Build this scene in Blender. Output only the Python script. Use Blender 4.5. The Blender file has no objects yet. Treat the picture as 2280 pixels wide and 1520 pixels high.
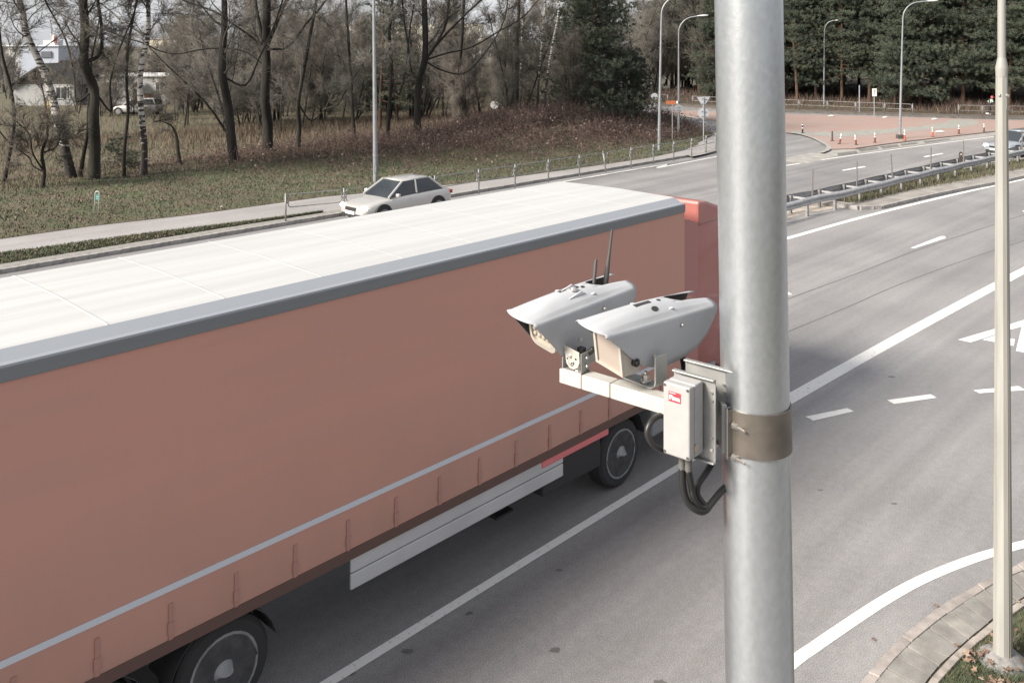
import bpy, bmesh, math, random
import numpy as np
from mathutils import Vector, Matrix
from mathutils.geometry import tessellate_polygon

random.seed(7)
RNG = np.random.default_rng(11)
SC = bpy.context.scene
COL = SC.collection

# ------------------------------------------------------------------ camera
CAM_H = 6.6          # the photographer stands on a footbridge
FPX = 2000.0         # focal length in photo pixels (2280 wide)
U0, V0 = 1140.0, 95.0   # the horizon lies high in the picture (shifted lens, level camera)
cam_d = bpy.data.cameras.new('camera')
cam_d.sensor_width = 36.0
cam_d.lens = 36.0 * FPX / 2280.0
cam_d.shift_y = -(760.0 - V0) / 2280.0
cam_d.clip_start, cam_d.clip_end = 0.05, 3000.0
cam = bpy.data.objects.new('camera', cam_d)
cam.location = (0, 0, CAM_H)
cam.rotation_euler = (math.radians(90), 0, 0)
COL.objects.link(cam)
SC.camera = cam

# ------------------------------------------------------------------ world, sun, exposure
SUN_EL = math.radians(35)
SUN_AZ_VEC = Vector((-0.875, -0.484, 0)).normalized()
world = bpy.data.worlds.new('World')
SC.world = world
world.use_nodes = True
wn, wl = world.node_tree.nodes, world.node_tree.links
wn.clear()
wo = wn.new('ShaderNodeOutputWorld')
bg = wn.new('ShaderNodeBackground')
bg.inputs['Strength'].default_value = 0.052
sky = wn.new('ShaderNodeTexSky')
sky.sky_type = 'NISHITA'
sky.sun_disc = False
sky.sun_elevation = SUN_EL
sky.sun_rotation = math.atan2(SUN_AZ_VEC.x, SUN_AZ_VEC.y)
sky.air_density = 1.0
sky.dust_density = 2.5
sky.ozone_density = 1.0
tc = wn.new('ShaderNodeTexCoord')
mp = wn.new('ShaderNodeMapping')
mp.inputs['Scale'].default_value = (2.2, 2.2, 6.0)
nz = wn.new('ShaderNodeTexNoise')
nz.inputs['Scale'].default_value = 2.2
nz.inputs['Detail'].default_value = 6.0
nz.inputs['Roughness'].default_value = 0.55
rp = wn.new('ShaderNodeValToRGB')
rp.color_ramp.elements[0].position = 0.30
rp.color_ramp.elements[0].color = (0.35, 0.35, 0.35, 1)
rp.color_ramp.elements[1].position = 0.62
rp.color_ramp.elements[1].color = (1, 1, 1, 1)
mx = wn.new('ShaderNodeMix')
mx.data_type = 'RGBA'
mx.inputs['B'].default_value = (7.2, 7.3, 7.6, 1)
wl.new(tc.outputs['Generated'], mp.inputs['Vector'])
wl.new(mp.outputs['Vector'], nz.inputs['Vector'])
wl.new(nz.outputs['Fac'], rp.inputs['Fac'])
wl.new(rp.outputs['Color'], mx.inputs['Factor'])
wl.new(sky.outputs['Color'], mx.inputs['A'])
wl.new(mx.outputs['Result'], bg.inputs['Color'])
wl.new(bg.outputs['Background'], wo.inputs['Surface'])

sun_d = bpy.data.lights.new('sun', 'SUN')
sun_d.energy = 4.2
sun_d.angle = math.radians(19)
sun_d.color = (1.0, 0.93, 0.83)
sun = bpy.data.objects.new('sun', sun_d)
to_sun = Vector((SUN_AZ_VEC.x * math.cos(SUN_EL), SUN_AZ_VEC.y * math.cos(SUN_EL), math.sin(SUN_EL)))
sun.rotation_euler = to_sun.to_track_quat('Z', 'Y').to_euler()
sun.location = (-20, -10, 30)
COL.objects.link(sun)

SC.view_settings.view_transform = 'Standard'
SC.view_settings.look = 'None'
SC.view_settings.gamma = 1.0
SC.view_settings.use_curve_mapping = False
SC.view_settings.exposure = 1.15
SC.cycles.max_bounces = 6
SC.cycles.transparent_max_bounces = 8

# ------------------------------------------------------------------ places
DX, DY = 0.6880, 0.7257        # unit vector along the road, away from the bridge
PX, PY = 0.7257, -0.6880       # unit vector across the road, towards the near verge
ROAD_ANG = math.atan2(DY, DX)


def G(u, v, z=0.0):
    """a spot on level ground of height z, measured off the photograph"""
    y = (CAM_H - z) * FPX / (v - V0)
    return Vector(((u - U0) / FPX * y, y, z))


def W(u, v, y):
    """a spot y metres in front of the bridge"""
    return Vector(((u - U0) / FPX * y, y, CAM_H - (v - V0) / FPX * y))


def TL(t, l, z=0.0):
    """road frame: t metres along, l metres across"""
    return Vector((t * DX + l * PX, t * DY + l * PY, z))


# ------------------------------------------------------------------ materials
MATS = {}


def mat(name, col, rough=0.6, metal=0.0, var=0.0, vscale=3.0, col2=None, bump=0.0, bscale=20.0, spec=0.5,
        stretch=(1, 1, 1), emit=None, estr=0.0, trans=0.0, ramp=(0.35, 0.65), detail=4.0, coat=0.0):
    if name in MATS:
        return MATS[name]
    m = bpy.data.materials.new(name)
    m.use_nodes = True
    n, l = m.node_tree.nodes, m.node_tree.links
    b = n['Principled BSDF']
    b.inputs['Base Color'].default_value = (*col, 1)
    b.inputs['Roughness'].default_value = rough
    b.inputs['Metallic'].default_value = metal
    b.inputs['Specular IOR Level'].default_value = spec
    b.inputs['Coat Weight'].default_value = coat
    if emit:
        b.inputs['Emission Color'].default_value = (*emit, 1)
        b.inputs['Emission Strength'].default_value = estr
    if trans:
        b.inputs['Transmission Weight'].default_value = trans
    if var or col2 or bump:
        co = n.new('ShaderNodeTexCoord')
        mpp = n.new('ShaderNodeMapping')
        mpp.inputs['Scale'].default_value = stretch
        l.new(co.outputs['Object'], mpp.inputs['Vector'])
    if var or col2:
        t = n.new('ShaderNodeTexNoise')
        t.inputs['Scale'].default_value = vscale
        t.inputs['Detail'].default_value = detail
        l.new(mpp.outputs['Vector'], t.inputs['Vector'])
        r = n.new('ShaderNodeValToRGB')
        c2 = col2 or tuple(c * (1 - var) for c in col)
        c1 = col if col2 else tuple(min(1, c * (1 + var)) for c in col)
        r.color_ramp.elements[0].position = ramp[0]
        r.color_ramp.elements[1].position = ramp[1]
        r.color_ramp.elements[0].color = (*c1, 1)
        r.color_ramp.elements[1].color = (*c2, 1)
        l.new(t.outputs['Fac'], r.inputs['Fac'])
        l.new(r.outputs['Color'], b.inputs['Base Color'])
    if bump:
        t2 = n.new('ShaderNodeTexNoise')
        t2.inputs['Scale'].default_value = bscale
        t2.inputs['Detail'].default_value = 3
        l.new(mpp.outputs['Vector'], t2.inputs['Vector'])
        bp = n.new('ShaderNodeBump')
        bp.inputs['Strength'].default_value = bump
        bp.inputs['Distance'].default_value = 0.02
        l.new(t2.outputs['Fac'], bp.inputs['Height'])
        l.new(bp.outputs['Normal'], b.inputs['Normal'])
    MATS[name] = m
    return m


def asphalt_mat(name, base, speck=0.5, streak=0.19, warm=0.0):
    m = bpy.data.materials.new(name)
    m.use_nodes = True
    n, l = m.node_tree.nodes, m.node_tree.links
    b = n['Principled BSDF']
    b.inputs['Specular IOR Level'].default_value = 0.45
    b.inputs['Roughness'].default_value = 0.58
    co = n.new('ShaderNodeTexCoord')
    rot = n.new('ShaderNodeMapping')
    rot.inputs['Rotation'].default_value = (0, 0, -ROAD_ANG)
    l.new(co.outputs['Object'], rot.inputs['Vector'])

    def noise(scale, detail, stretch=None, rough=0.5):
        src = rot.outputs['Vector']
        if stretch:
            q = n.new('ShaderNodeMapping')
            q.inputs['Scale'].default_value = stretch
            l.new(src, q.inputs['Vector'])
            src = q.outputs['Vector']
        t = n.new('ShaderNodeTexNoise')
        t.inputs['Scale'].default_value = scale
        t.inputs['Detail'].default_value = detail
        t.inputs['Roughness'].default_value = rough
        l.new(src, t.inputs['Vector'])
        return t.outputs['Fac']

    def rng(src, a, c, lo=0.3, hi=0.7):
        r = n.new('ShaderNodeMapRange')
        r.inputs['From Min'].default_value = lo
        r.inputs['From Max'].default_value = hi
        r.inputs['To Min'].default_value = a
        r.inputs['To Max'].default_value = c
        l.new(src, r.inputs['Value'])
        return r.outputs['Result']

    def mul(a, c):
        q = n.new('ShaderNodeMath')
        q.operation = 'MULTIPLY'
        l.new(a, q.inputs[0])
        l.new(c, q.inputs[1])
        return q.outputs[0]
    f = mul(rng(noise(75, 2, None, 0.7), 1 - speck, 1 + speck), rng(noise(0.35, 5), 0.88, 1.12))
    f = mul(f, rng(noise(1.0, 4, (0.035, 0.75, 1)), 1 - streak, 1 + streak))
    f = mul(f, rng(noise(1.0, 2, (0.02, 3.2, 1)), 1 - streak * .4, 1 + streak * .4))
    f = mul(f, rng(noise(9, 3), 0.93, 1.07))
    mc = n.new('ShaderNodeMix')
    mc.data_type = 'RGBA'
    mc.blend_type = 'MULTIPLY'
    mc.inputs['Factor'].default_value = 1.0
    mc.inputs['A'].default_value = (base * (1.03 + warm), base, base * (1.005 - warm), 1)
    comb = n.new('ShaderNodeCombineColor')
    for k in range(3):
        l.new(f, comb.inputs[k])
    l.new(comb.outputs['Color'], mc.inputs['B'])
    l.new(mc.outputs['Result'], b.inputs['Base Color'])
    bp = n.new('ShaderNodeBump')
    bp.inputs['Strength'].default_value = 0.35
    bp.inputs['Distance'].default_value = 0.004
    l.new(noise(110, 2), bp.inputs['Height'])
    l.new(bp.outputs['Normal'], b.inputs['Normal'])
    MATS[name] = m
    return m


def birch_bark():
    m = bpy.data.materials.new('birch_bark')
    m.use_nodes = True
    n, l = m.node_tree.nodes, m.node_tree.links
    b = n['Principled BSDF']
    b.inputs['Roughness'].default_value = 0.85
    co = n.new('ShaderNodeTexCoord')
    q = n.new('ShaderNodeMapping')
    q.inputs['Scale'].default_value = (1.6, 1.6, 6.5)
    l.new(co.outputs['Object'], q.inputs['Vector'])
    t = n.new('ShaderNodeTexNoise')
    t.inputs['Scale'].default_value = 1.5
    t.inputs['Detail'].default_value = 4
    l.new(q.outputs['Vector'], t.inputs['Vector'])
    # old bark at the foot is dark and cracked
    sep = n.new('ShaderNodeSeparateXYZ')
    l.new(co.outputs['Object'], sep.inputs[0])
    mr = n.new('ShaderNodeMapRange')
    mr.inputs['From Min'].default_value = 0.5
    mr.inputs['From Max'].default_value = 3.2
    mr.inputs['To Min'].default_value = 0.22
    mr.inputs['To Max'].default_value = 0.0
    l.new(sep.outputs['Z'], mr.inputs['Value'])
    s = n.new('ShaderNodeMath')
    s.operation = 'SUBTRACT'
    l.new(t.outputs['Fac'], s.inputs[0])
    l.new(mr.outputs['Result'], s.inputs[1])
    r = n.new('ShaderNodeValToRGB')
    r.color_ramp.elements[0].position = 0.44
    r.color_ramp.elements[0].color = (0.03, 0.026, 0.022, 1)
    r.color_ramp.elements[1].position = 0.50
    r.color_ramp.elements[1].color = (0.42, 0.40, 0.37, 1)
    l.new(s.outputs[0], r.inputs['Fac'])
    l.new(r.outputs['Color'], b.inputs['Base Color'])
    MATS['birch_bark'] = m
    return m


M_ASPHALT = asphalt_mat('asphalt', 0.21)
M_PATH = asphalt_mat('path_surface', 0.26, 0.30, 0.08, 0.02)
M_PAINT = mat('road_paint', (0.66, 0.65, 0.635), 0.6, col2=(0.34, 0.335, 0.33), vscale=16, detail=9, ramp=(0.60, 0.70))
M_PAINTW = mat('worn_road_paint', (0.55, 0.54, 0.52), 0.7, var=0.2, vscale=25)
M_KERB = mat('kerb_concrete', (0.27, 0.26, 0.25), 0.9, var=0.22, vscale=6, bump=0.3, bscale=40)
M_SLAB = mat('slab_concrete', (0.205, 0.197, 0.185), 0.9, var=0.2, vscale=4, bump=0.3, bscale=50)
M_SOIL = mat('soil', (0.085, 0.066, 0.048), 1.0, col2=(0.05, 0.052, 0.028), vscale=0.6, bump=0.6, bscale=8, detail=8)
M_GRASSBASE = mat('grass_ground', (0.062, 0.072, 0.032), 1.0, col2=(0.095, 0.072, 0.050), vscale=0.9, bump=0.7, bscale=10, detail=8)
M_FOREST = mat('forest_ground', (0.075, 0.052, 0.036), 1.0, col2=(0.05, 0.045, 0.028), vscale=0.8, bump=0.6, bscale=6, detail=8)
M_GALV = mat('galvanised_steel', (0.47, 0.495, 0.515), 0.33, 0.80, var=0.05, vscale=55, bump=0.04, bscale=70, stretch=(1, 1, 0.7), detail=8)
M_GALVD = mat('weathered_galvanised_steel', (0.25, 0.25, 0.25), 0.55, 0.55, var=0.2, vscale=6)
M_POSTGREY = mat('grey_lamp_paint', (0.25, 0.26, 0.275), 0.5, 0.3, var=0.1, vscale=4)
M_CREAM = mat('aged_cream_paint', (0.285, 0.28, 0.258), 0.55, 0.0, var=0.12, vscale=3, stretch=(3, 3, .3))
M_BARK = mat('dark_bark', (0.024, 0.021, 0.017), 0.95, col2=(0.011, 0.0095, 0.008), vscale=5, bump=0.8, bscale=14, stretch=(1, 1, 0.35))
M_BARKG = mat('mossy_bark', (0.030, 0.029, 0.020), 0.95, col2=(0.014, 0.012, 0.010), vscale=3, bump=0.8, bscale=14, stretch=(1, 1, 0.35))
M_TWIG = mat('twig_bark', (0.080, 0.071, 0.059), 0.9)
M_TWIG2 = mat('grey_twig_bark', (0.135, 0.125, 0.110), 0.9)
M_TWIGR = mat('reddish_twig_bark', (0.105, 0.091, 0.077), 0.9)
M_PINEBARK = mat('pine_bark', (0.11, 0.062, 0.040), 0.95, col2=(0.045, 0.032, 0.025), vscale=4, stretch=(1, 1, .4))
M_NEEDLE = mat('pine_needles', (0.074, 0.092, 0.064), 0.7)
M_NEEDLE2 = mat('dark_pine_needles', (0.050, 0.067, 0.047), 0.7)
M_NEEDLE3 = mat('pale_pine_needles', (0.105, 0.120, 0.080), 0.7)
M_BIRCH = birch_bark()
M_BLADE = [mat('grass_blade', (0.082, 0.102, 0.055), 0.8), mat('dark_grass_blade', (0.062, 0.078, 0.044), 0.8),
           mat('dry_grass_blade', (0.125, 0.118, 0.072), 0.9), mat('brown_leaf', (0.125, 0.085, 0.062), 0.85),
           mat('pale_leaf', (0.22, 0.175, 0.14), 0.85)]
M_DRYG = [mat('dead_grass', (0.185, 0.145, 0.098), 0.9), mat('dead_stem', (0.075, 0.055, 0.042), 0.9),
          mat('red_brown_stem', (0.118, 0.078, 0.070), 0.9), mat('brown_leaf', (0.125, 0.085, 0.062), 0.85),
          mat('pale_leaf', (0.22, 0.175, 0.14), 0.85)]
M_BLACK = mat('black_rubber', (0.018, 0.018, 0.019), 0.65)
M_TYRE = mat('tyre_rubber', (0.022, 0.022, 0.023), 0.8)
M_DARKMETAL = mat('dark_underframe', (0.03, 0.03, 0.032), 0.7, 0.2)
M_GLASS = mat('dark_glass', (0.02, 0.025, 0.03), 0.08, 0.0, spec=0.8)
M_WHITE = mat('white_paint', (0.78, 0.78, 0.77), 0.5, var=0.03, vscale=2)
M_BOLT = mat('zinc_bolt', (0.62, 0.60, 0.56), 0.3, 0.9)


# ------------------------------------------------------------------ mesh helpers
class MB:
    def __init__(self):
        self.v, self.f, self.mi = [], [], []

    def add(self, verts, faces, mi=0):
        o = len(self.v)
        self.v.extend(tuple(p) for p in verts)
        for q in faces:
            self.f.append(tuple(i + o for i in q))
            self.mi.append(mi)

    def obox(self, o, a, b, c, mi=0):
        o, a, b, c = Vector(o), Vector(a), Vector(b), Vector(c)
        vs = [o, o + a, o + a + b, o + b, o + c, o + a + c, o + a + b + c, o + b + c]
        fs = [(0, 3, 2, 1), (4, 5, 6, 7), (0, 1, 5, 4), (1, 2, 6, 5), (2, 3, 7, 6), (3, 0, 4, 7)]
        if a.cross(b).dot(c) < 0:
            fs = [q[::-1] for q in fs]
        self.add(vs, fs, mi)

    def box(self, c, s, mi=0):
        self.obox((c[0] - s[0] / 2, c[1] - s[1] / 2, c[2] - s[2] / 2), (s[0], 0, 0), (0, s[1], 0), (0, 0, s[2]), mi)

    def tube(self, pts, radii, n=8, cap=True, mi=0, ref=None):
        pts = [Vector(p) for p in pts]
        if not hasattr(radii, '__len__'):
            radii = [radii] * len(pts)
        rings = []
        prev = None
        for i, p in enumerate(pts):
            d = (pts[min(i + 1, len(pts) - 1)] - pts[max(i - 1, 0)])
            d = d.normalized() if d.length > 1e-9 else Vector((0, 0, 1))
            if prev is None:
                a = d.orthogonal().normalized() if ref is None else (Vector(ref) - d * d.dot(Vector(ref))).normalized()
            else:
                a = (prev - d * d.dot(prev))
                a = a.normalized() if a.length > 1e-6 else d.orthogonal().normalized()
            prev = a
            b = d.cross(a)
            rings.append([p + (a * math.cos(2 * math.pi * k / n) + b * math.sin(2 * math.pi * k / n)) * radii[i] for k in range(n)])
        vs = [q for r in rings for q in r]
        fs = []
        for i in range(len(pts) - 1):
            for k in range(n):
                fs.append((i * n + k, i * n + (k + 1) % n, (i + 1) * n + (k + 1) % n, (i + 1) * n + k))
        if cap:
            fs.append(tuple(range(n))[::-1])
            fs.append(tuple((len(pts) - 1) * n + k for k in range(n)))
        self.add(vs, fs, mi)

    def disc(self, c, nrm, r, th, n=20, mi=0):
        c, nrm = Vector(c), Vector(nrm).normalized()
        self.tube([c, c + nrm * th], [r, r], n, True, mi)

    def lathe(self, c, axis, prof, n=24, mi=0):
        c, axis = Vector(c), Vector(axis).normalized()
        self.tube([c + axis * h for h, r in prof], [max(r, 1e-4) for h, r in prof], n, True, mi)

    def prism(self, poly, up, mi=0):
        """poly: 3-D points, extruded along up"""
        up = Vector(up)
        poly = [Vector(p) for p in poly]
        n = len(poly)
        nrm = Vector((0, 0, 0))
        for i in range(n):
            nrm += poly[i].cross(poly[(i + 1) % n])
        if nrm.dot(up) < 0:
            poly = poly[::-1]
        tri = tessellate_polygon([poly])
        vs = poly + [p + up for p in poly]
        fs = [(i, (i + 1) % n, n + (i + 1) % n, n + i) for i in range(n)]
        for a, b, c in tri:
            q = (poly[b] - poly[a]).cross(poly[c] - poly[a])
            if q.dot(up) > 0:
                fs.append((n + a, n + b, n + c)); fs.append((c, b, a))
            else:
                fs.append((n + c, n + b, n + a)); fs.append((a, b, c))
        self.add(vs, fs, mi)

    def sheet(self, poly, mi=0):
        poly = [Vector(p) for p in poly]
        for a, b, c in tessellate_polygon([poly]):
            q = (poly[b] - poly[a]).cross(poly[c] - poly[a])
            self.add([poly[a], poly[b], poly[c]], [(0, 1, 2) if q.z > 0 else (2, 1, 0)], mi)

    def ribbon(self, pts, wl_, wr_, z=None, mi=0):
        pts = [Vector(p) for p in pts]
        vs = []
        for i, p in enumerate(pts):
            d = pts[min(i + 1, len(pts) - 1)] - pts[max(i - 1, 0)]
            d.z = 0
            d.normalize()
            nl = Vector((-d.y, d.x, 0))
            a, b = p + nl * wl_, p - nl * wr_
            if z is not None:
                a.z = b.z = z
            vs += [a, b]
        self.add(vs, [(2 * i, 2 * i + 1, 2 * i + 3, 2 * i + 2) for i in range(len(pts) - 1)], mi)

    def mesh(self, name, mats):
        me = bpy.data.meshes.new(name)
        me.from_pydata(self.v, [], self.f)
        for m in (mats if isinstance(mats, (list, tuple)) else [mats]):
            me.materials.append(m)
        if any(self.mi):
            me.polygons.foreach_set('material_index', self.mi)
        return me

    def build(self, name, mats, parent=None, world=False, smooth=False, bev=0.0, angle=None):
        me = self.mesh(name, mats)
        o = bpy.data.objects.new(name, me)
        COL.objects.link(o)
        if parent is not None:
            o.parent = parent
            if world:
                for vv in me.vertices:
                    vv.co = vv.co - root_loc(parent)
        if smooth:
            me.polygons.foreach_set('use_smooth', [True] * len(me.polygons))
            if angle:
                try:
                    me.set_sharp_from_angle(angle=math.radians(angle))
                except Exception:
                    pass
        if bev:
            md = o.modifiers.new('bevel', 'BEVEL')
            md.width = bev
            md.segments = 2
            md.limit_method = 'ANGLE'
        return o


def root_loc(o):
    p = Vector((0, 0, 0))
    while o is not None:
        p += o.location
        o = o.parent
    return p


def catmull(pts, n):
    pts = [Vector(p) for p in pts]
    q = [pts[0] * 2 - pts[1]] + pts + [pts[-1] * 2 - pts[-2]]
    out = []
    for i in range(1, len(q) - 2):
        for k in range(n):
            t = k / n
            p0, p1, p2, p3 = q[i - 1], q[i], q[i + 1], q[i + 2]
            out.append(0.5 * ((2 * p1) + (p2 - p0) * t + (2 * p0 - 5 * p1 + 4 * p2 - p3) * t * t + (3 * p1 - p0 - 3 * p2 + p3) * t ** 3))
    out.append(pts[-1])
    return out


def resample(pts, step):
    pts = [Vector(p) for p in pts]
    acc = [0.0]
    for a, b in zip(pts, pts[1:]):
        acc.append(acc[-1] + (b - a).length)
    n = max(1, int(round(acc[-1] / step)))
    out = []
    for i in range(n + 1):
        s = acc[-1] * i / n
        k = max(0, min(len(pts) - 2, int(np.searchsorted(acc, s) - 1)))
        d = acc[k + 1] - acc[k]
        out.append(pts[k].lerp(pts[k + 1], (s - acc[k]) / d if d else 0))
    return out


def thing(name, label, cat, loc=(0, 0, 0), rotz=0.0, group=None):
    o = bpy.data.objects.new(name, None)
    o.empty_display_size = 0.2
    COL.objects.link(o)
    o.location = loc
    o.rotation_euler = (0, 0, rotz)
    o['label'] = label
    o['category'] = cat
    if group:
        o['group'] = group
    return o


def tag(o, label, cat, group=None):
    o['label'] = label
    o['category'] = cat
    if group:
        o['group'] = group
    return o


def struct(o, kind='structure'):
    o['kind'] = kind
    return o


def dup(root, loc, rotz, label, group=None, scale=None):
    r = root.copy()
    COL.objects.link(r)
    r.location = loc
    r.rotation_euler = (0, 0, rotz)
    if scale is not None:
        r.scale = (scale,) * 3 if not hasattr(scale, '__len__') else scale
    r['label'] = label
    if group:
        r['group'] = group
    for ch in list(root.children):
        c = ch.copy()
        COL.objects.link(c)
        c.parent = r
        for g in ch.children:
            d = g.copy()
            COL.objects.link(d)
            d.parent = c
    return r


def inst(name, me, parent, loc=(0, 0, 0), rot=(0, 0, 0), scale=(1, 1, 1)):
    o = bpy.data.objects.new(name, me)
    COL.objects.link(o)
    o.parent = parent
    o.location = loc
    o.rotation_euler = rot
    o.scale = scale
    return o


def arr_mesh(name, verts, faces, mats, mi=None, smooth=False):
    """verts (N,3), faces (M,k) numpy -> mesh"""
    me = bpy.data.meshes.new(name)
    nv, (nf, k) = len(verts), faces.shape
    me.vertices.add(nv)
    me.vertices.foreach_set('co', np.ascontiguousarray(verts, dtype=np.float32).ravel())
    me.loops.add(nf * k)
    me.loops.foreach_set('vertex_index', np.ascontiguousarray(faces, dtype=np.int32).ravel())
    me.polygons.add(nf)
    me.polygons.foreach_set('loop_start', np.arange(0, nf * k, k, dtype=np.int32))
    for m in (mats if isinstance(mats, (list, tuple)) else [mats]):
        me.materials.append(m)
    if mi is not None:
        me.polygons.foreach_set('material_index', np.ascontiguousarray(mi, dtype=np.int32))
    me.update(calc_edges=True)
    me.validate()
    return me


def obj(name, me, parent=None, loc=(0, 0, 0)):
    o = bpy.data.objects.new(name, me)
    COL.objects.link(o)
    o.parent = parent
    o.location = loc
    return o


def unit(a):
    return a / np.maximum(np.linalg.norm(a, axis=-1, keepdims=True), 1e-9)


def blades(base, h, w, lean, r, dirs=None):
    """thin upright three-cornered blades; returns verts, faces"""
    n = len(base)
    az = r.uniform(0, 2 * np.pi, n)
    side = np.stack([np.cos(az), np.sin(az), np.zeros(n)], 1) * (w / 2)[:, None]
    la = r.uniform(0, 2 * np.pi, n)
    ll = lean * h * r.uniform(0.2, 1.0, n)
    tip = base + np.stack([np.cos(la) * ll, np.sin(la) * ll, h], 1)
    v = np.stack([base - side, base + side, tip], 1).reshape(-1, 3)
    f = np.arange(3 * n).reshape(n, 3)
    return v, f


def flakes(pos, size, r, flat=0.5):
    """small leaf quads lying about"""
    n = len(pos)
    a = unit(np.stack([r.normal(size=n), r.normal(size=n), r.normal(size=n) * flat], 1))
    c = unit(np.stack([r.normal(size=n), r.normal(size=n), r.normal(size=n) * flat], 1))
    b = unit(c - a * (a * c).sum(1, keepdims=True))
    a, b = a * (size / 2)[:, None], b * (size * .38)[:, None]
    v = np.stack([pos - a, pos + b, pos + a, pos - b], 1).reshape(-1, 3)
    o = (np.arange(n) * 4)[:, None]
    return v, np.concatenate([o + np.array([[0, 1, 2]]), o + np.array([[0, 2, 3]])], 0)


def cones(p0, p1, rad):
    """three-sided twigs tapering to a point"""
    n = len(p0)
    d = unit(p1 - p0)
    h = np.where(np.abs(d[:, 2:3]) < 0.9, np.array([[0, 0, 1.0]]), np.array([[1.0, 0, 0]]))
    a = unit(np.cross(d, h))
    b = np.cross(d, a)
    vs = [p0 + (a * math.cos(2.0944 * k) + b * math.sin(2.0944 * k)) * rad[:, None] for k in range(3)] + [p1]
    v = np.stack(vs, 1).reshape(-1, 3)
    o = (np.arange(n) * 4)[:, None]
    f = np.concatenate([o + np.array([[0, 1, 3]]), o + np.array([[1, 2, 3]]), o + np.array([[2, 0, 3]])], 0)
    return v, f


def join_tris(parts):
    V, F, M, o = [], [], [], 0
    for v, f, m in parts:
        V.append(v)
        F.append(f + o)
        M.append(np.full(len(f), m) if np.isscalar(m) else m)
        o += len(v)
    return np.concatenate(V), np.concatenate(F), np.concatenate(M)


def spline(tab):
    xs, ys = [q[0] for q in tab], [q[1] for q in tab]
    return lambda x: np.interp(x, xs, ys)

# ================================================================== THE GROUND
b = MB()
b.sheet([(-700, -60, -0.12), (700, -60, -0.12), (700, 1500, -0.12), (-700, 1500, -0.12)])
struct(b.build('ground', M_SOIL))

# carriageways, junction and roundabout: one asphalt sheet
b = MB()
b.sheet([TL(-40, 6), TL(-40, -30), TL(40, -30), TL(52, -40), (-2, 110, 0), (12, 105, 0), (30, 91, 0), (60, 84, 0), (110, 82, 0), TL(110, 6), TL(60, 30), TL(10, 12)])
struct(b.build('road', M_ASPHALT))

# --- left-hand pavement, verge and kerb
EDGE = spline([(-30, -33.2), (9.9, -32.6), (14, -32.0), (20, -31.7), (25, -30.7), (29, -29.9), (36, -29.4), (42.3, -29.15), (46, -29.6), (49.5, -31.2), (60, -33)])
TEND = spline([(-130, 128), (-100, 104), (-45.7, 64.3), (-41.7, 61.5), (-36.6, 57.6), (-35.2, 57.1), (-33.3, 56.0), (-32.2, 53.0), (-31.2, 50.2), (-29, 48.0)])


def verge_z(t, l, d):
    m1 = 1.55 * math.exp(-((t - 44.0) / 7.0) ** 2 - ((l + 39.0) / 4.0) ** 2)
    m2 = 0.40 * math.exp(-((t - 32) / 8.0) ** 2 - ((l + 41) / 5.0) ** 2)
    m3 = 0.25 * math.exp(-((t - 18) / 9.0) ** 2 - ((l + 41) / 5.0) ** 2)
    rough = 0.05 * math.sin(t * 1.3 + l * 0.7) * math.sin(l * 1.1 - t * .4)
    k = min(1.0, d / 2.0)
    return 0.135 + k * (0.02 + m1 + m2 + m3 + rough + 0.012 * d * math.exp(-d / 12))


T0 = -30.0


def verge_pt(s, d):
    tg = T0 + (TEND(-29.5) - T0) * s
    l = float(EDGE(tg)) - d
    t = T0 + (float(TEND(l)) - T0) * s
    return TL(t, l, verge_z(t, l, d))


ds = [0, .15, .4, .8, 1.3, 2, 2.8, 3.7, 4.7, 5.8, 7, 8.2, 9.5, 11, 12.7, 14.5, 17, 20, 25, 32, 42, 55, 75, 100]
ns = 110
vs = [verge_pt(i / ns, d) for d in ds for i in range(ns + 1)]
fs = [(j * (ns + 1) + i, (j + 1) * (ns + 1) + i, (j + 1) * (ns + 1) + i + 1, j * (ns + 1) + i + 1) for j in range(len(ds) - 1) for i in range(ns)]
fs = [q[::-1] for q in fs]
me = bpy.data.meshes.new('grass_verge')
me.from_pydata(vs, [], fs)
me.materials.append(M_GRASSBASE)
me.polygons.foreach_set('use_smooth', [True] * len(me.polygons))
struct(obj('grass_verge', me))

KL = -28.22
sw = [TL(t, KL, .12) for t in (-30, 0, 30, 44.5)]
sw += [G(1540, 349, .12), G(1572, 342, .12), G(1597, 335, .12), G(1640, 320, .12), G(1650, 306, .12), G(1597, 300.5, .12), G(1556, 297, .12), TL(51.5, -33, .12)]
sw += [TL(t, float(EDGE(t)) - 0.6, .12) for t in (47, 44, 40, 35, 29, 25, 20, 14, 9.9, -10, -30)]
b = MB()
b.sheet(sw)
struct(b.build('pavement', M_PATH))

# strip of grass between the footpath and the kerb slabs
strip_in = spline([(-30, -30.9), (9.2, -30.35), (13, -29.9), (16, -29.35), (18, -29.0), (19.9, -28.85)])
strip_out = spline([(-30, -29.0), (9.2, -28.95), (14, -28.95), (19.9, -28.8)])
b = MB()
tt = np.linspace(-30, 19.9, 60)
for a, c in zip(tt, tt[1:]):
    for k in range(2):
        f0, f1 = k / 2, (k + 1) / 2
        q = []
        for t, f in ((a, f0), (c, f0), (c, f1), (a, f1)):
            l = float(strip_out(t) + (strip_in(t) - strip_out(t)) * f)
            q.append(TL(t, l, .126 + .05 * math.sin(math.pi * f) * min(1, (19.9 - t) / 7)))
        b.add(q, [(0, 1, 2, 3)])
struct(b.build('grass_strip', M_GRASSBASE))

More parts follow.
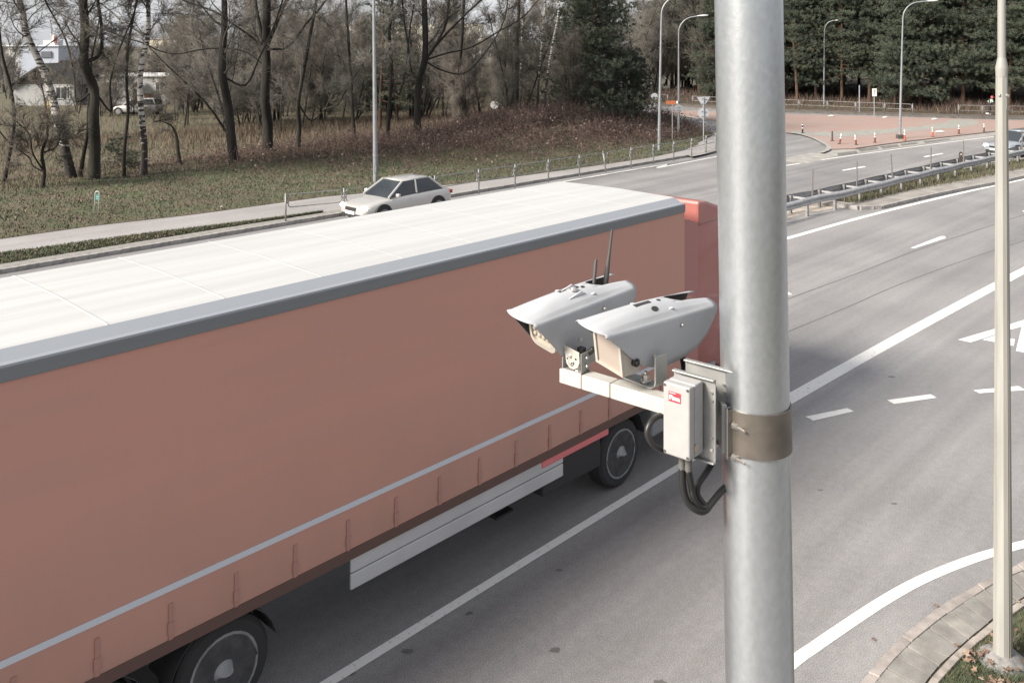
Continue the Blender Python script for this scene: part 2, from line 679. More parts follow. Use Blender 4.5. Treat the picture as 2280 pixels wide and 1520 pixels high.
# kerb stones and the row of slabs behind them, piece by piece
kerb = struct(obj('kerb', None))
kb = MB()
kb.obox((0.004, 0, 0), (0.992, 0, 0), (0, 0.15, 0), (0, 0, 0.135))
kme = kb.mesh('kerb_stone', M_KERB)
for i in range(-6, 55):
    p = TL(i, KL + .0, -.02 + random.uniform(-.004, .004))
    inst('kerb_stone', kme, kerb, p, (0, 0, ROAD_ANG + random.uniform(-.003, .003)), (1, 1, 1.12))
sb = MB()
sb.obox((0.006, 0.156, 0), (0.988, 0, 0), (0, 0.5, 0), (0, 0, 0.05))
sme = sb.mesh('kerb_slab', M_SLAB)
for i in range(-6, 22):
    inst('kerb_slab', sme, kerb, TL(i, KL, .079 + random.uniform(-.004, .004)), (0, 0, ROAD_ANG))
cpts = resample(catmull([TL(48.6, -28.85, 0), G(1597, 338), G(1618, 330), G(1636, 318), G(1640, 305)], 6), 1.0)
cpts = [TL(44.9, KL, 0), TL(46.3, -28.3, 0), TL(47.4, -28.5, 0)] + cpts
for a, c in zip(cpts, cpts[1:]):
    d = c - a
    m_ = MB()
    nl = Vector((-d.y, d.x, 0)).normalized() * .15
    m_.obox(a + d * .004 + Vector((0, 0, -.02)), d * .992, nl, (0, 0, .152))
    m_.build('kerb_stone', M_KERB, kerb)

# light kerb along the side road
b = MB()
sk = catmull([G(1360, 254), G(1425, 264), G(1470, 275), G(1530, 292), G(1560, 296), G(1597, 301.5), G(1640, 305)], 5)
b.ribbon(sk, .16, .0, .155)
for a, c in zip(sk, sk[1:]):
    b.add([(a.x, a.y, 0), (c.x, c.y, 0), (c.x, c.y, .155), (a.x, a.y, .155)], [(0, 1, 2, 3)])
struct(b.build('side_road_kerb', M_KERB))

# --- the paved traffic island
isl = [G(1475, 250, .1), G(1525, 255, .1), G(1597, 268, .1), G(1660, 280, .1), G(1748, 292, .1), G(1782, 297, .1), G(1812, 306, .1), G(1836, 318, .1),
       G(1845, 325, .1), G(1846, 331, .1), G(1905, 329, .1), G(1975, 319, .1), G(2040, 311, .1), G(2120, 302, .1), G(2200, 293, .1), G(2280, 284, .1), G(2420, 277, .1),
       G(2420, 270, .1), G(2280, 268, .1), G(2040, 261.5, .1), G(1900, 257, .1), G(1748, 253.5, .1), G(1620, 250, .1), G(1520, 246, .1)]
M_RED = bpy.data.materials.new('red_paving')
M_RED.use_nodes = True
n_, l_ = M_RED.node_tree.nodes, M_RED.node_tree.links
br = n_.new('ShaderNodeTexBrick')
br.inputs['Color1'].default_value = (0.315, 0.215, 0.188, 1)
br.inputs['Color2'].default_value = (0.275, 0.19, 0.168, 1)
br.inputs['Mortar'].default_value = (0.26, 0.2, 0.17, 1)
br.inputs['Scale'].default_value = 2.5
br.inputs['Mortar Size'].default_value = 0.012
tco = n_.new('ShaderNodeTexCoord')
nzr = n_.new('ShaderNodeTexNoise')
nzr.inputs['Scale'].default_value = 0.5
nzr.inputs['Detail'].default_value = 6
mxr = n_.new('ShaderNodeMix')
mxr.data_type = 'RGBA'
mxr.inputs['B'].default_value = (0.28, 0.23, 0.21, 1)
mrr = n_.new('ShaderNodeMapRange')
mrr.inputs['From Min'].default_value = .42
mrr.inputs['From Max'].default_value = .75
l_.new(tco.outputs['Object'], br.inputs['Vector'])
l_.new(tco.outputs['Object'], nzr.inputs['Vector'])
l_.new(nzr.outputs['Fac'], mrr.inputs['Value'])
l_.new(mrr.outputs['Result'], mxr.inputs['Factor'])
l_.new(br.outputs['Color'], mxr.inputs['A'])
l_.new(mxr.outputs['Result'], n_['Principled BSDF'].inputs['Base Color'])
n_['Principled BSDF'].inputs['Roughness'].default_value = .85
b = MB()
b.prism([Vector((p.x, p.y, -.02)) for p in isl], (0, 0, .1))
struct(b.build('traffic_island', M_RED))
b = MB()
b.sheet([G(u, v, .085) for u, v in ((1760, 296.5), (1800, 300.5), (1858, 306), (1905, 303), (1975, 297), (2040, 291), (2120, 285.5), (2172, 279), (2182, 272), (2165, 267), (2112, 267), (2108, 272), (2070, 278), (2040, 282), (1970, 288), (1905, 291.5), (1850, 293.5), (1800, 294), (1765, 291))])
struct(b.build('island_path', mat('grey_paving', (0.25, 0.245, 0.225), .9, var=.12, vscale=3)))
b = MB()
b.ribbon(catmull([G(1597, 269.5, .1), G(1660, 281.5, .1), G(1748, 293.2, .1), G(1782, 298.2, .1), G(1812, 307, .1), G(1836, 319, .1), G(1845, 326, .1), G(1842, 333, .1), G(1828, 339, .1)], 5), .14, .14, .089)
struct(b.build('island_kerb', M_KERB))
# worn concrete gutter and patched strip between the island and the carriageway
b = MB()
b.ribbon(catmull([G(1760, 362), G(1830, 345), G(1905, 335), (G(1975, 326)), G(2040, 317), G(2120, 307.5), G(2200, 298), G(2280, 289), G(2400, 280)], 5), .9, .9, .006)
struct(b.build('gutter', mat('worn_gutter_concrete', (0.27, 0.26, 0.245), .9, var=.18, vscale=2)))
b = MB()
for q in (((1866, 347), (1910, 341), (1906, 336), (1864, 341)), ((1916, 338), (1958, 332), (1953, 327.5), (1909, 331.5)), ((1966, 331.5), (2003, 326), (1997, 322), (1958, 326)), ((2008, 325), (2046, 320), (2040, 317), (2004, 321)), ((2060, 319), (2120, 310.5), (2108, 309), (2056, 315))):
    b.sheet([G(u, v, .010) for u, v in q])
struct(b.build('asphalt_patch', mat('dark_patch', (0.13, 0.125, 0.115), .95, var=.35, vscale=5)))

# --- roundabout kerb, far pavement and the forest floor behind it
FAR = [G(1330, 225, .12), G(1420, 231, .12), G(1500, 234.5, .12), G(1597, 241, .12), G(1748, 247.5, .12), G(1900, 252.5, .12), G(2040, 257.5, .12), G(2140, 261, .12), G(2280, 263.5, .12), G(2420, 266, .12), G(2700, 268, .12)]
FAR = catmull(FAR, 4)
b = MB()
b.ribbon(FAR, 3.6, 0, .12)
struct(b.build('far_pavement', mat('dull_path', (0.105, 0.088, 0.075), .95, var=.15, vscale=1.2)))
fk = struct(obj('far_kerb', None))
for a, c in list(zip(*(lambda q: (q, q[1:]))(resample(FAR, 2.0)))):
    d = c - a
    m_ = MB()
    m_.obox(a + d * .004 + Vector((0, 0, -.14)), d * .992, Vector((d.y, -d.x, 0)).normalized() * .16, (0, 0, .155))
    m_.build('kerb_stone', mat('dark_kerb', (.10, .095, .09), .95, var=.2, vscale=3), fk)  # stones of this kerb are a darker grey than the others


def far_off(i, d):
    p = FAR[i]
    q = FAR[min(i + 1, len(FAR) - 1)] - FAR[max(i - 1, 0)]
    q.normalize()
    nl = Vector((-q.y, q.x, 0))
    z = .14 + 1.3 * (1 - math.exp(-max(0, d - 3.5) / 6)) + .1 * math.sin(p.x * .5 + d) * min(1, (d - 3.4) / 3)
    r = p + nl * d
    return Vector((r.x, r.y, z))


ds = [3.5, 4.2, 5.2, 6.5, 8, 10, 13, 17, 22, 30, 45, 80]
vs = [far_off(i, d) for d in ds for i in range(len(FAR))]
nf = len(FAR)
fs = [(j * nf + i, j * nf + i + 1, (j + 1) * nf + i + 1, (j + 1) * nf + i) for j in range(len(ds) - 1) for i in range(nf - 1)]
me = bpy.data.meshes.new('forest_floor')
me.from_pydata(vs, [], fs)
me.materials.append(M_FOREST)
me.polygons.foreach_set('use_smooth', [True] * len(me.polygons))
struct(obj('forest_floor', me))

# --- central reserve
near = [G(1863, 459, .0), G(1905, 459.5, .12), G(1946, 460, .12), G(1985, 452, .12), G(2048, 437, .12), G(2130, 420, .12), G(2216, 404, .12), G(2280, 389.5, .12), G(2400, 366, .12), G(2600, 338, .12)]
nearc = catmull(near[2:], 5)
far_ = []
for i, p in enumerate(nearc):
    d = nearc[min(i + 1, len(nearc) - 1)] - nearc[max(i - 1, 0)]
    far_.append(p + Vector((-d.y, d.x, 0)).normalized() * 3.1)
poly = [Vector((near[0].x, near[0].y, .12)), Vector((near[1].x, near[1].y, .12))] + nearc
inner = far_ + []
b = MB()
allp = poly + inner[::-1] + [far_[0] - (far_[1] - far_[0]).normalized() * 2.6]
b.prism([Vector((p.x, p.y, -.02)) for p in allp], (0, 0, .135))
struct(b.build('central_reserve', mat('dusty_concrete', (0.23, 0.215, 0.20), .95, var=.2, vscale=1.5)))
rk = struct(obj('reserve_kerb', None))
kp = resample([Vector((p.x, p.y, 0)) for p in poly], 1.0)
for a, c in zip(kp, kp[1:]):
    d = c - a
    m_ = MB()
    m_.obox(a + d * .004 + Vector((0, 0, -.01)), d * .992, Vector((d.y, -d.x, 0)).normalized() * .14, (0, 0, .15 + random.uniform(-.004, .004)))
    m_.build('kerb_stone', M_KERB, rk)
b = MB()
soil_pts = []
for i in range(len(nearc)):
    d = nearc[min(i + 1, len(nearc) - 1)] - nearc[max(i - 1, 0)]
    d = Vector((-d.y, d.x, 0)).normalized()
    soil_pts.append((nearc[i] + d * 1.1, nearc[i] + d * 2.7))
for (a, c), (e, f) in zip(soil_pts, soil_pts[1:]):
    b.add([(a.x, a.y, .122), (e.x, e.y, .122), (f.x, f.y, .13), (c.x, c.y, .13)], [(0, 1, 2, 3)])
struct(b.build('reserve_soil', M_SOIL))
b = MB()
b.sheet([G(u, v, .006) for u, v in ((1700, 500), (1760, 484), (1800, 474), (1850, 466), (1880, 460), (1860, 449), (1800, 458), (1740, 470), (1690, 480))])
struct(b.build('sandy_patch', mat('sandy_dust', (0.34, 0.30, 0.26), .95, var=.25, vscale=2.5)))

# --- near verge, bottom right: kerb stones, slabs, edging, grass
K_OUT = catmull([G(u, v, .095) for u, v in ((1858, 1592), (1922, 1511), (1954, 1473), (2007, 1418), (2057, 1379), (2097, 1347), (2164, 1307), (2249, 1267), (2280, 1249), (2380, 1195), (2560, 1110))], 8)
K_IN = catmull([G(1885, 1600, .1), G(1954, 1511, .1), G(1988, 1470, .1), G(2030, 1428, .1), G(2112, 1363, .1), G(2213, 1298, .1), G(2280, 1269, .1), G(2390, 1212, .1), G(2570, 1122, .1)], 8)
S_OUT = catmull([G(1985, 1630, .1), G(2061, 1519, .1), G(2092, 1480, .1), G(2124, 1451, .1), G(2155, 1423, .1), G(2213, 1375, .1), G(2280, 1328, .1), G(2400, 1258, .1), G(2590, 1160, .1)], 8)
nk = struct(obj('near_kerb', None))
a_, c_ = resample(K_OUT, .02), resample(K_IN, .02)


def at_frac(p, f):
    x = f * (len(p) - 1)
    i = min(int(x), len(p) - 2)
    return p[i].lerp(p[i + 1], x - i)


s_ = resample(S_OUT, .02)
nkk = 9
for i in range(nkk):
    f0, f1 = i / nkk + .0012, (i + 1) / nkk - .0012
    m_ = MB()
    dz = random.uniform(-.012, .006)
    q = [at_frac(a_, f0), at_frac(a_, (f0 + f1) / 2), at_frac(a_, f1), at_frac(c_, f1), at_frac(c_, (f0 + f1) / 2), at_frac(c_, f0)]
    m_.prism([(p.x, p.y, -.02) for p in q], (0, 0, .125 + dz))
    m_.build('kerb_stone', mat('pinkish_kerb_concrete', (0.27, 0.242, 0.225), .9, var=.22, vscale=5, bump=.3, bscale=40), nk, bev=.008)
npv = struct(obj('slab_path', None))
nss = 29
for i in range(nss):
    f0, f1 = i / nss + .0014, (i + 1) / nss - .0014
    sk_ = -.012     # joints run a little askew
    m_ = MB()
    dz = random.uniform(-.006, .006)
    tl = random.uniform(-.004, .004)
    inn0, inn1 = at_frac(c_, min(1, f0)), at_frac(c_, min(1, f1))
    off = lambda p, q: p.lerp(q, .012)
    o0, o1 = at_frac(s_, max(0, f0 + sk_)), at_frac(s_, max(0, f1 + sk_))
    q = [off(inn0, o0), off(inn1, o1), off(o1, inn1), off(o0, inn0)]
    m_.prism([(p.x, p.y, .03) for p in q], (0, 0, .068 + dz))
    if q[0] != q[1] and (q[2] - q[3]).length > .03:
        m_.build('slab', M_SLAB if i % 3 else mat('slab_concrete_pale', (0.24, 0.226, 0.208), .9, var=.22, vscale=4, bump=.3, bscale=50), npv, bev=.0015)
e0 = resample(S_OUT, .5)
for a, c in zip(e0, e0[1:]):
    d = c - a
    nr = Vector((d.y, -d.x, 0)).normalized()
    m_ = MB()
    m_.obox(a + nr * .025 + d * .01 + Vector((0, 0, -.08)), d * .98, nr * .075, (0, 0, .105 + random.uniform(-.012, .006)))
    m_.build('edging_stone', mat('pale_edging', (0.28, 0.25, 0.225), .9, var=.25, vscale=7), npv, bev=.006)
b = MB()
gp = [p + Vector((0, 0, 0)) for p in S_OUT]
poly = [Vector((p.x, p.y, .085)) for p in gp]
dq = []
for i, p in enumerate(gp):
    d = gp[min(i + 1, len(gp) - 1)] - gp[max(i - 1, 0)]
    dq.append(Vector((d.y, -d.x, 0)).normalized())
for i in range(len(gp) - 1):
    for k in range(10):
        w0, w1 = .1 + k * .42, .1 + (k + 1) * .42
        q = []
        for (j, w_) in ((i, w0), (i, w1), (i + 1, w1), (i + 1, w0)):
            p = gp[j] + dq[j] * w_
            q.append((p.x, p.y, .08 + .05 * (1 - math.exp(-w_))))
        b.add(q, [(0, 1, 2, 3)])
near_verge = struct(b.build('near_grass', M_GRASSBASE))
b = MB()
b.prism([Vector((p.x, p.y, -.05)) for p in K_IN] + [Vector((p.x, p.y, -.05)) + dq[min(i, len(dq) - 1)] * 4.3 for i, p in reversed(list(enumerate(gp)))], (0, 0, .132))
struct(b.build('verge_soil', M_SOIL))

# ------------------------------------------------------------------ road markings
def mark(name, pts, w, z=.004, m=None, n=4):
    b = MB()
    b.ribbon(catmull(pts, n) if n > 1 else pts, w / 2, w / 2, z)
    return struct(b.build(name, m or M_PAINT))


def mark_poly(name, px, z=.004, m=None):
    b = MB()
    b.sheet([G(u, v, z) for u, v in px])
    return struct(b.build(name, m or M_PAINT))


mark('lane_line', [TL(-12, -7.75), TL(0, -7.75), TL(8, -7.75), TL(14.5, -7.72)], .13)
mark('lane_line', [G(1690, 926), G(1700, 921), G(1760, 887), G(1900, 808), G(2050, 725), G(2220, 634), G(2280, 602), G(2420, 530), G(2600, 450)], .29)
mark('curved_edge_line', [G(1690, 1540), G(1769, 1471), G(1813, 1440), G(1886, 1390), G(1959, 1342), G(2032, 1300), G(2105, 1267), G(2178, 1240), G(2215, 1229), G(2280, 1211), G(2400, 1185)], .145)
mark('reserve_edge_line', [G(1640, 560), G(1755, 530), G(1850, 503), G(1950, 476), G(2050, 451), G(2150, 427.5), G(2216, 413), G(2280, 399.5), G(2420, 372), G(2600, 344)], .22)
mark('far_edge_line', [TL(-20, -17.2), TL(10, -17.6)], .15, n=1)
mark('far_carriageway_line', [G(1750, 369), G(1850, 353), G(1950, 339), G(2036, 327), G(2120, 316), G(2200, 306), G(2300, 295)], .15)
mark('kerbside_line', [TL(-20, -27.55), TL(20, -27.55), TL(40, -27.5), G(1460, 374.5), G(1530, 361.5), G(1600, 348), G(1660, 338)], .14)
for q in (((2027, 552), (2036, 553), (2106, 530), (2104, 525.5), (2094, 526)), ((1735, 654), (1735, 659), (1764, 655.5), (1756, 650)), ((2276, 470), (2280, 472), (2330, 459), (2326, 455))):
    mark_poly('lane_dash', q)
for q in (((1875, 378.5), (1877, 380.5), (1928, 372), (1924, 370)), ((2056, 348.5), (2059, 350.5), (2101, 342.5), (2098, 341)), ((2210, 322), (2213, 323.5), (2250, 317), (2247, 315.5)), ((1690, 409), (1693, 411.5), (1745, 402), (1741, 400))):
    mark_poly('lane_dash', q)
for q in (((1793, 927), (1811, 936), (1901, 915), (1886, 908)), ((1975, 890), (1991, 899), (2086, 885), (2072, 877)), ((2167, 868), (2181, 875), (2283, 868), (2268, 859)), ((2345, 852), (2362, 860), (2470, 858), (2450, 849))):
    mark_poly('give_way_dash', q)
mark('asphalt_seam', [G(1690, 690), G(1758, 664), G(1912, 607.5), G(2028, 562), G(2150, 521), G(2300, 472), G(2450, 428)], .035, .003, mat('tar_seam', (.105, .10, .10), .8))
mark('asphalt_seam', [G(1690, 768), G(1760, 736), G(1891, 682), G(2008, 631), G(2172, 571), G(2330, 520)], .03, .003, mat('tar_seam', (.105, .10, .10), .8))
for k, (u, v, rr_) in enumerate(((909, 1448, .045), (1043, 1364, .035), (1236, 1446, .05), (1245, 1268, .03), (1470, 1520, .06), (780, 1497, .04), (1985, 838, .05), (1825, 1090, .03), (1990, 1120, .03))):
    p = G(u, v, .003)
    b = MB()
    b.sheet([p + Vector((rr_ * random.uniform(.5, 1.2) * math.cos(a) * 1.6, rr_ * random.uniform(.5, 1.2) * math.sin(a), 0)) for a in np.linspace(0, 6.28, 12)[:-1]])
    struct(b.build('oil_stain', mat('oil_stain_dark', (.11, .105, .10), .5)))
mark_poly('give_way_triangle', ((2133, 756), (2161, 762), (2246, 735), (2275, 727), (2262, 781), (2310, 790), (2345, 735), (2320, 701), (2280, 712), (2217, 731)))
mark_poly('give_way_triangle', ((2187, 756), (2216, 746.5), (2260, 755), (2257, 770), (2216, 761.5)))
for q in (((1491, 263.5), (1493, 265), (1510, 266), (1508, 264.5)), ((1553, 270.5), (1556, 272), (1574, 273.5), (1572, 271.5))):
    mark_poly('side_road_dash', q)
mark_poly('side_road_line', ((1480, 251.5), (1480, 252.5), (1597, 269.5), (1597, 268.3)), .004, M_PAINTW)

# ================================================================== VEGETATION
def tube_np(P, R, n):
    """tapered tube as arrays"""
    P = np.asarray(P, float)
    T = unit(np.gradient(P, axis=0))
    h = np.array([0.3, 0.2, 1.0]) if abs(T[0, 2]) < .9 else np.array([1.0, 0.1, 0])
    a = unit(np.cross(T, h))
    b_ = np.cross(T, a)
    k = np.arange(n) * 2 * np.pi / n
    ring = a[:, None, :] * np.cos(k)[None, :, None] + b_[:, None, :] * np.sin(k)[None, :, None]
    V = (P[:, None, :] + ring * np.asarray(R)[:, None, None]).reshape(-1, 3)
    m = len(P)
    i = np.arange(m - 1)[:, None] * n
    k = np.arange(n)[None, :]
    k2 = (k + 1) % n
    q = np.stack([i + k, i + k2, i + n + k2, i + n + k], -1).reshape(-1, 4)
    return V, np.concatenate([q[:, [0, 1, 2]], q[:, [0, 2, 3]]], 0)


def wander(r, p, d, length, nseg, wob, up):
    pts = [np.array(p, float)]
    d = np.array(d, float)
    d /= np.linalg.norm(d)
    st = length / nseg
    for i in range(nseg):
        d = d + r.normal(size=3) * wob + np.array([0, 0, up])
        d /= np.linalg.norm(d)
        pts.append(pts[-1] + d * st)
    return np.array(pts)


def side_dir(r, T, ang):
    x = np.cross(T, r.normal(size=3))
    x /= max(np.linalg.norm(x), 1e-6)
    return T * math.cos(ang) + x * math.sin(ang)


def twig_spray(r, P, R0, n, length, droop, sub):
    """twigs along a branch polyline P, with finer twigs on them"""
    m = len(P)
    s = r.uniform(0.15, 1.0, n) * (m - 1)
    i = np.minimum(s.astype(int), m - 2)
    f = (s - i)[:, None]
    p0 = P[i] * (1 - f) + P[i + 1] * f
    T = unit(P[i + 1] - P[i])
    x = unit(np.cross(T, r.normal(size=(n, 3))))
    ang = r.uniform(.4, 1.1, n)[:, None]
    d = T * np.cos(ang) + x * np.sin(ang)
    d[:, 2] += droop
    d = unit(d)
    L = length * r.uniform(.5, 1.15, n)[:, None]
    p1 = p0 + d * L
    out = [cones(p0, p1, np.full(n, R0))]
    if sub:
        k = np.repeat(np.arange(n), sub)
        g = r.uniform(.25, .95, len(k))[:, None]
        q0 = p0[k] + (p1 - p0)[k] * g
        x = unit(np.cross(d[k], r.normal(size=(len(k), 3))))
        ang = r.uniform(.35, 1.0, len(k))[:, None]
        e = unit(d[k] * np.cos(ang) + x * np.sin(ang) + np.array([0, 0, droop * .7]))
        q1 = q0 + e * L[k] * r.uniform(.35, .7, len(k))[:, None]
        out.append(cones(q0, q1, np.full(len(k), R0 * .62)))
    return out


def crown_parts(r, trunk, trad, n_limb, lo, hi, limb_len, up, n_branch, n_twig, sub, ang=(.6, 1.15), wob=.14, droop=.05, twig_len=.75, limb_r=.45, rtwig=.011):
    """limbs from a trunk polyline between height fractions lo..hi"""
    parts = []
    m = len(trunk)
    for k in range(n_limb):
        s = (lo + (hi - lo) * (k + r.uniform(0, 1)) / n_limb) * (m - 1)
        i = min(int(s), m - 2)
        f = s - i
        p = trunk[i] * (1 - f) + trunk[i + 1] * f
        rr = (trad[i] * (1 - f) + trad[i + 1] * f) * limb_r * r.uniform(.6, 1.1)
        T = trunk[i + 1] - trunk[i]
        T = T / np.linalg.norm(T)
        d = side_dir(r, T, r.uniform(*ang))
        L = limb_len * r.uniform(.6, 1.15) * (1.1 - .5 * s / (m - 1))
        P = wander(r, p, d, L, 7, wob, up)
        R = np.linspace(max(rr, .014), .008, 8)
        v, f_ = tube_np(P, R, 5)
        parts.append((v, f_, 0))
        for j in range(n_branch):
            u = r.uniform(.2, 1.0) * 6.99
            ii = int(u)
            q = P[ii] + (P[ii + 1] - P[ii]) * (u - ii)
            T2 = P[ii + 1] - P[ii]
            T2 = T2 / np.linalg.norm(T2)
            d2 = side_dir(r, T2, r.uniform(.45, 1.0))
            L2 = L * r.uniform(.28, .55) * (1.15 - .5 * u / 7)
            P2 = wander(r, q, d2, L2, 4, wob * 1.2, up * .8)
            v, f_ = tube_np(P2, np.linspace(max(R[ii] * .6, .010), .006, 5), 3)
            parts.append((v, f_, 0))
            for v, f_ in twig_spray(r, P2, rtwig, n_twig, twig_len * min(1.0, .4 + L2 * .5), droop, sub):
                parts.append((v, f_, 0))
        for v, f_ in twig_spray(r, P[3:], rtwig, n_twig, twig_len, droop, sub):
            parts.append((v, f_, 0))
    return parts


def to_np(pts):
    return np.array([tuple(p) for p in pts])


def hero_tree(name, label, cat, base_px, pts_px, w_px, top_h, bark, twig, z0=None, y=None, limbs=14, lo=.3, hi=.98, limb_len=3.0, forks=(), seed=1,
              up=.05, n_branch=8, n_twig=9, sub=3, ang=(.6, 1.15), droop=.03, limb_r=.30, taper=.45, twig_len=.75, extra=()):
    r = np.random.default_rng(seed)
    if y is None:
        g = G(base_px[0], base_px[1], 0 if z0 is None else z0)
    else:
        g = W(base_px[0], base_px[1], y)
    Y = g.y
    root = thing(name, label, cat, g)
    rad0 = w_px / 2 * Y / FPX * .92

    def line(px, jit=.25, start=None):
        P = [] if start is None else [start]
        for u, v in px:
            p = W(u, v, Y)
            p.y = Y + r.uniform(-jit, jit)
            P.append(p)
        return P
    P = [Vector((g.x, g.y, g.z - .15))] + line(pts_px)
    last, prev = P[-1], P[-2]
    d = (last - prev).normalized()
    d = (d + Vector((0, 0, .8))).normalized()
    while last.z < top_h:
        d = (d + Vector(r.normal(size=3) * .10) + Vector((0, 0, .05))).normalized()
        last = last + d * 1.1
        P.append(last)
    Q = to_np(catmull(P, 4)) - np.array(tuple(g))
    m = len(Q)
    hh = (Q[:, 2] - Q[0, 2]) / (Q[-1, 2] - Q[0, 2])
    R = rad0 * (1 - hh) ** taper
    R = np.maximum(R, .025)
    flare = rad0 * .35 * np.exp(-np.maximum(0, Q[:, 2]) / .35)
    v, f = tube_np(Q, R + flare, 9)
    parts = [(v, f, 0)]
    lines = [(Q, R)]
    for start_i, px, w in forks:
        st = P[start_i]
        L = line(px, .5, st)
        last = L[-1]
        d = (L[-1] - L[-2]).normalized()
        while last.z < top_h - 1 and len(L) < 14:
            d = (d + Vector(r.normal(size=3) * .12) + Vector((0, 0, .12))).normalized()
            last = last + d * 1.0
            L.append(last)
        q = to_np(catmull(L, 4)) - np.array(tuple(g))
        rr = np.linspace(w / 2 * Y / FPX * .8, .025, len(q))
        v, f = tube_np(q, rr, 7)
        parts.append((v, f, 0))
        lines.append((q, rr))
    V, F, M = join_tris(parts)
    obj('trunk', arr_mesh('trunk', V, F, bark, None), root)
    cp = []
    for i, (q, rr) in enumerate(lines):
        nl = limbs if i == 0 else max(4, int(limbs * .55))
        cp += crown_parts(r, q, rr, nl, lo if i == 0 else .12, hi, limb_len * (1 if i == 0 else .8), up, n_branch, n_twig, sub, ang=ang, droop=droop, limb_r=limb_r, twig_len=twig_len)
    V, F, M = join_tris(cp)
    obj('crown', arr_mesh('crown', V, F, twig, None), root)
    return root


hero_tree('birch_tree', 'birch with a white and black trunk leaning left over the verge', 'tree', (162, 402), [(150, 330), (133, 275), (108, 200), (88, 140), (66, 80), (52, 30), (44, 0)], 23, 12, M_BIRCH, M_TWIG, z0=.3,
          limbs=15, lo=.38, limb_len=3.0, seed=3, droop=-.03, taper=.55)
hero_tree('ash_tree', 'thick dark twin-stemmed tree beside the leaning birch', 'tree', (207, 411), [(206, 330), (208, 260), (203, 200), (192, 140), (188, 70), (186, 0)], 28, 13, M_BARKG, M_TWIG, z0=.25,
          forks=[(4, [(213, 120), (222, 60), (226, 0)], 11), (3, [(178, 225), (160, 170), (140, 90), (112, 10)], 6), (3, [(236, 250), (246, 190), (262, 120), (285, 40)], 6)], limbs=13, lo=.35, seed=4, limb_len=3.2, taper=.4)
hero_tree('young_tree', 'thin dark sapling slanting up against the twin-stemmed tree', 'tree', (176, 405), [(182, 350), (192, 290), (197, 240)], 10, 7, M_BARK, M_TWIG, z0=.25, limbs=5, lo=.5, seed=5, limb_len=1.6, n_branch=4)
hero_tree('birch_tree', 'upright birch with banded white trunk behind the small green pine', 'tree', (319, 396), [(321, 330), (318, 270), (313, 200), (317, 140), (325, 80), (329, 0)], 16, 13, M_BIRCH, M_TWIG, z0=.3,
          forks=[(5, [(300, 62), (270, 40), (240, 20)], 5)], limbs=14, lo=.4, seed=6, limb_len=2.6, droop=-.03, taper=.5)
hero_tree('crooked_tree', 'short broken crooked tree bending left to a forked snag', 'tree', (402, 374), [(395, 335), (388, 300), (378, 280), (358, 268)], 11, 2.4, M_BARKG, M_TWIG, z0=.3,
          forks=[(4, [(345, 270), (338, 262)], 6), (4, [(368, 258), (374, 256)], 6)], limbs=5, lo=.4, seed=7, limb_len=1.2, n_branch=3, n_twig=5)
hero_tree('lime_tree', 'dark tree with a bent trunk and spreading foot in dry grass', 'tree', (522, 372), [(516, 310), (505, 240), (497, 170), (493, 120), (497, 60), (500, 0)], 24, 13, M_BARK, M_TWIG, z0=.3,
          forks=[(3, [(545, 190), (575, 130), (600, 70)], 6)], limbs=15, lo=.3, seed=8, limb_len=3.2, taper=.5)
hero_tree('oak_tree', 'big dark oak whose stout trunk forks into three rising limbs', 'tree', (594, 338), [(594, 280), (591, 220), (592, 150), (590, 110), (592, 60), (592, 0)], 25, 14, M_BARK, M_TWIG, z0=.55,
          forks=[(4, [(578, 70), (563, 0)], 12), (4, [(612, 70), (632, 20), (640, 0)], 12), (4, [(560, 85), (525, 55), (490, 30), (450, 15)], 7), (4, [(640, 105), (680, 55), (705, 25)], 7), (3, [(550, 118), (505, 108), (450, 110), (400, 120)], 5)],
          limbs=12, lo=.35, seed=9, limb_len=3.8, taper=.3)
hero_tree('slim_tree', 'slim grey tree standing right of the big oak', 'tree', (660, 340), [(664, 290), (665, 230), (672, 170), (690, 90), (705, 0)], 12, 12, M_BARKG, M_TWIG2, z0=.5,
          forks=[(2, [(690, 270), (720, 245), (750, 235)], 4)], limbs=13, lo=.25, seed=10, limb_len=2.4)
hero_tree('oak_tree', 'dark oak on the bank with wide limbs reaching right', 'tree', (933, 316), [(930, 270), (930, 215), (934, 178), (946, 135), (948, 85), (944, 0)], 18, 14, M_BARK, M_BARKG, z0=.6,
          forks=[(4, [(965, 110), (990, 60), (1000, 0)], 9), (4, [(985, 85), (1030, 40), (1070, 0)], 7), (3, [(915, 160), (908, 100), (900, 40)], 6), (4, [(980, 155), (1030, 165), (1070, 130), (1100, 90)], 5), (4, [(990, 120), (1050, 105), (1110, 70)], 5)],
          limbs=10, lo=.4, seed=11, limb_len=3.4, taper=.3, twig_len=.9)
hero_tree('bare_tree', 'straight dark tree just right of the bank oak', 'tree', (1008, 297), [(1014, 240), (1018, 180), (1028, 90), (1033, 0)], 12, 13, M_BARK, M_TWIG, z0=1.2, y=62, limbs=13, lo=.35, seed=12, limb_len=2.6)
hero_tree('bare_tree', 'bare tree on the crest of the bramble bank left of the pale birches', 'tree', (1148, 250), [(1150, 190), (1152, 100), (1156, 0)], 11, 13, M_BARK, M_TWIG2, z0=2.0, y=60, limbs=12, lo=.3, seed=13, limb_len=2.2)
hero_tree('birch_tree', 'slender pale birch leaning right on the bramble bank', 'tree', (1212, 232), [(1219, 170), (1230, 100), (1240, 50), (1247, 0)], 6, 13, M_BIRCH, M_TWIG2, z0=2.2, y=58.5, limbs=12, lo=.45, seed=14, limb_len=1.6, taper=.3)
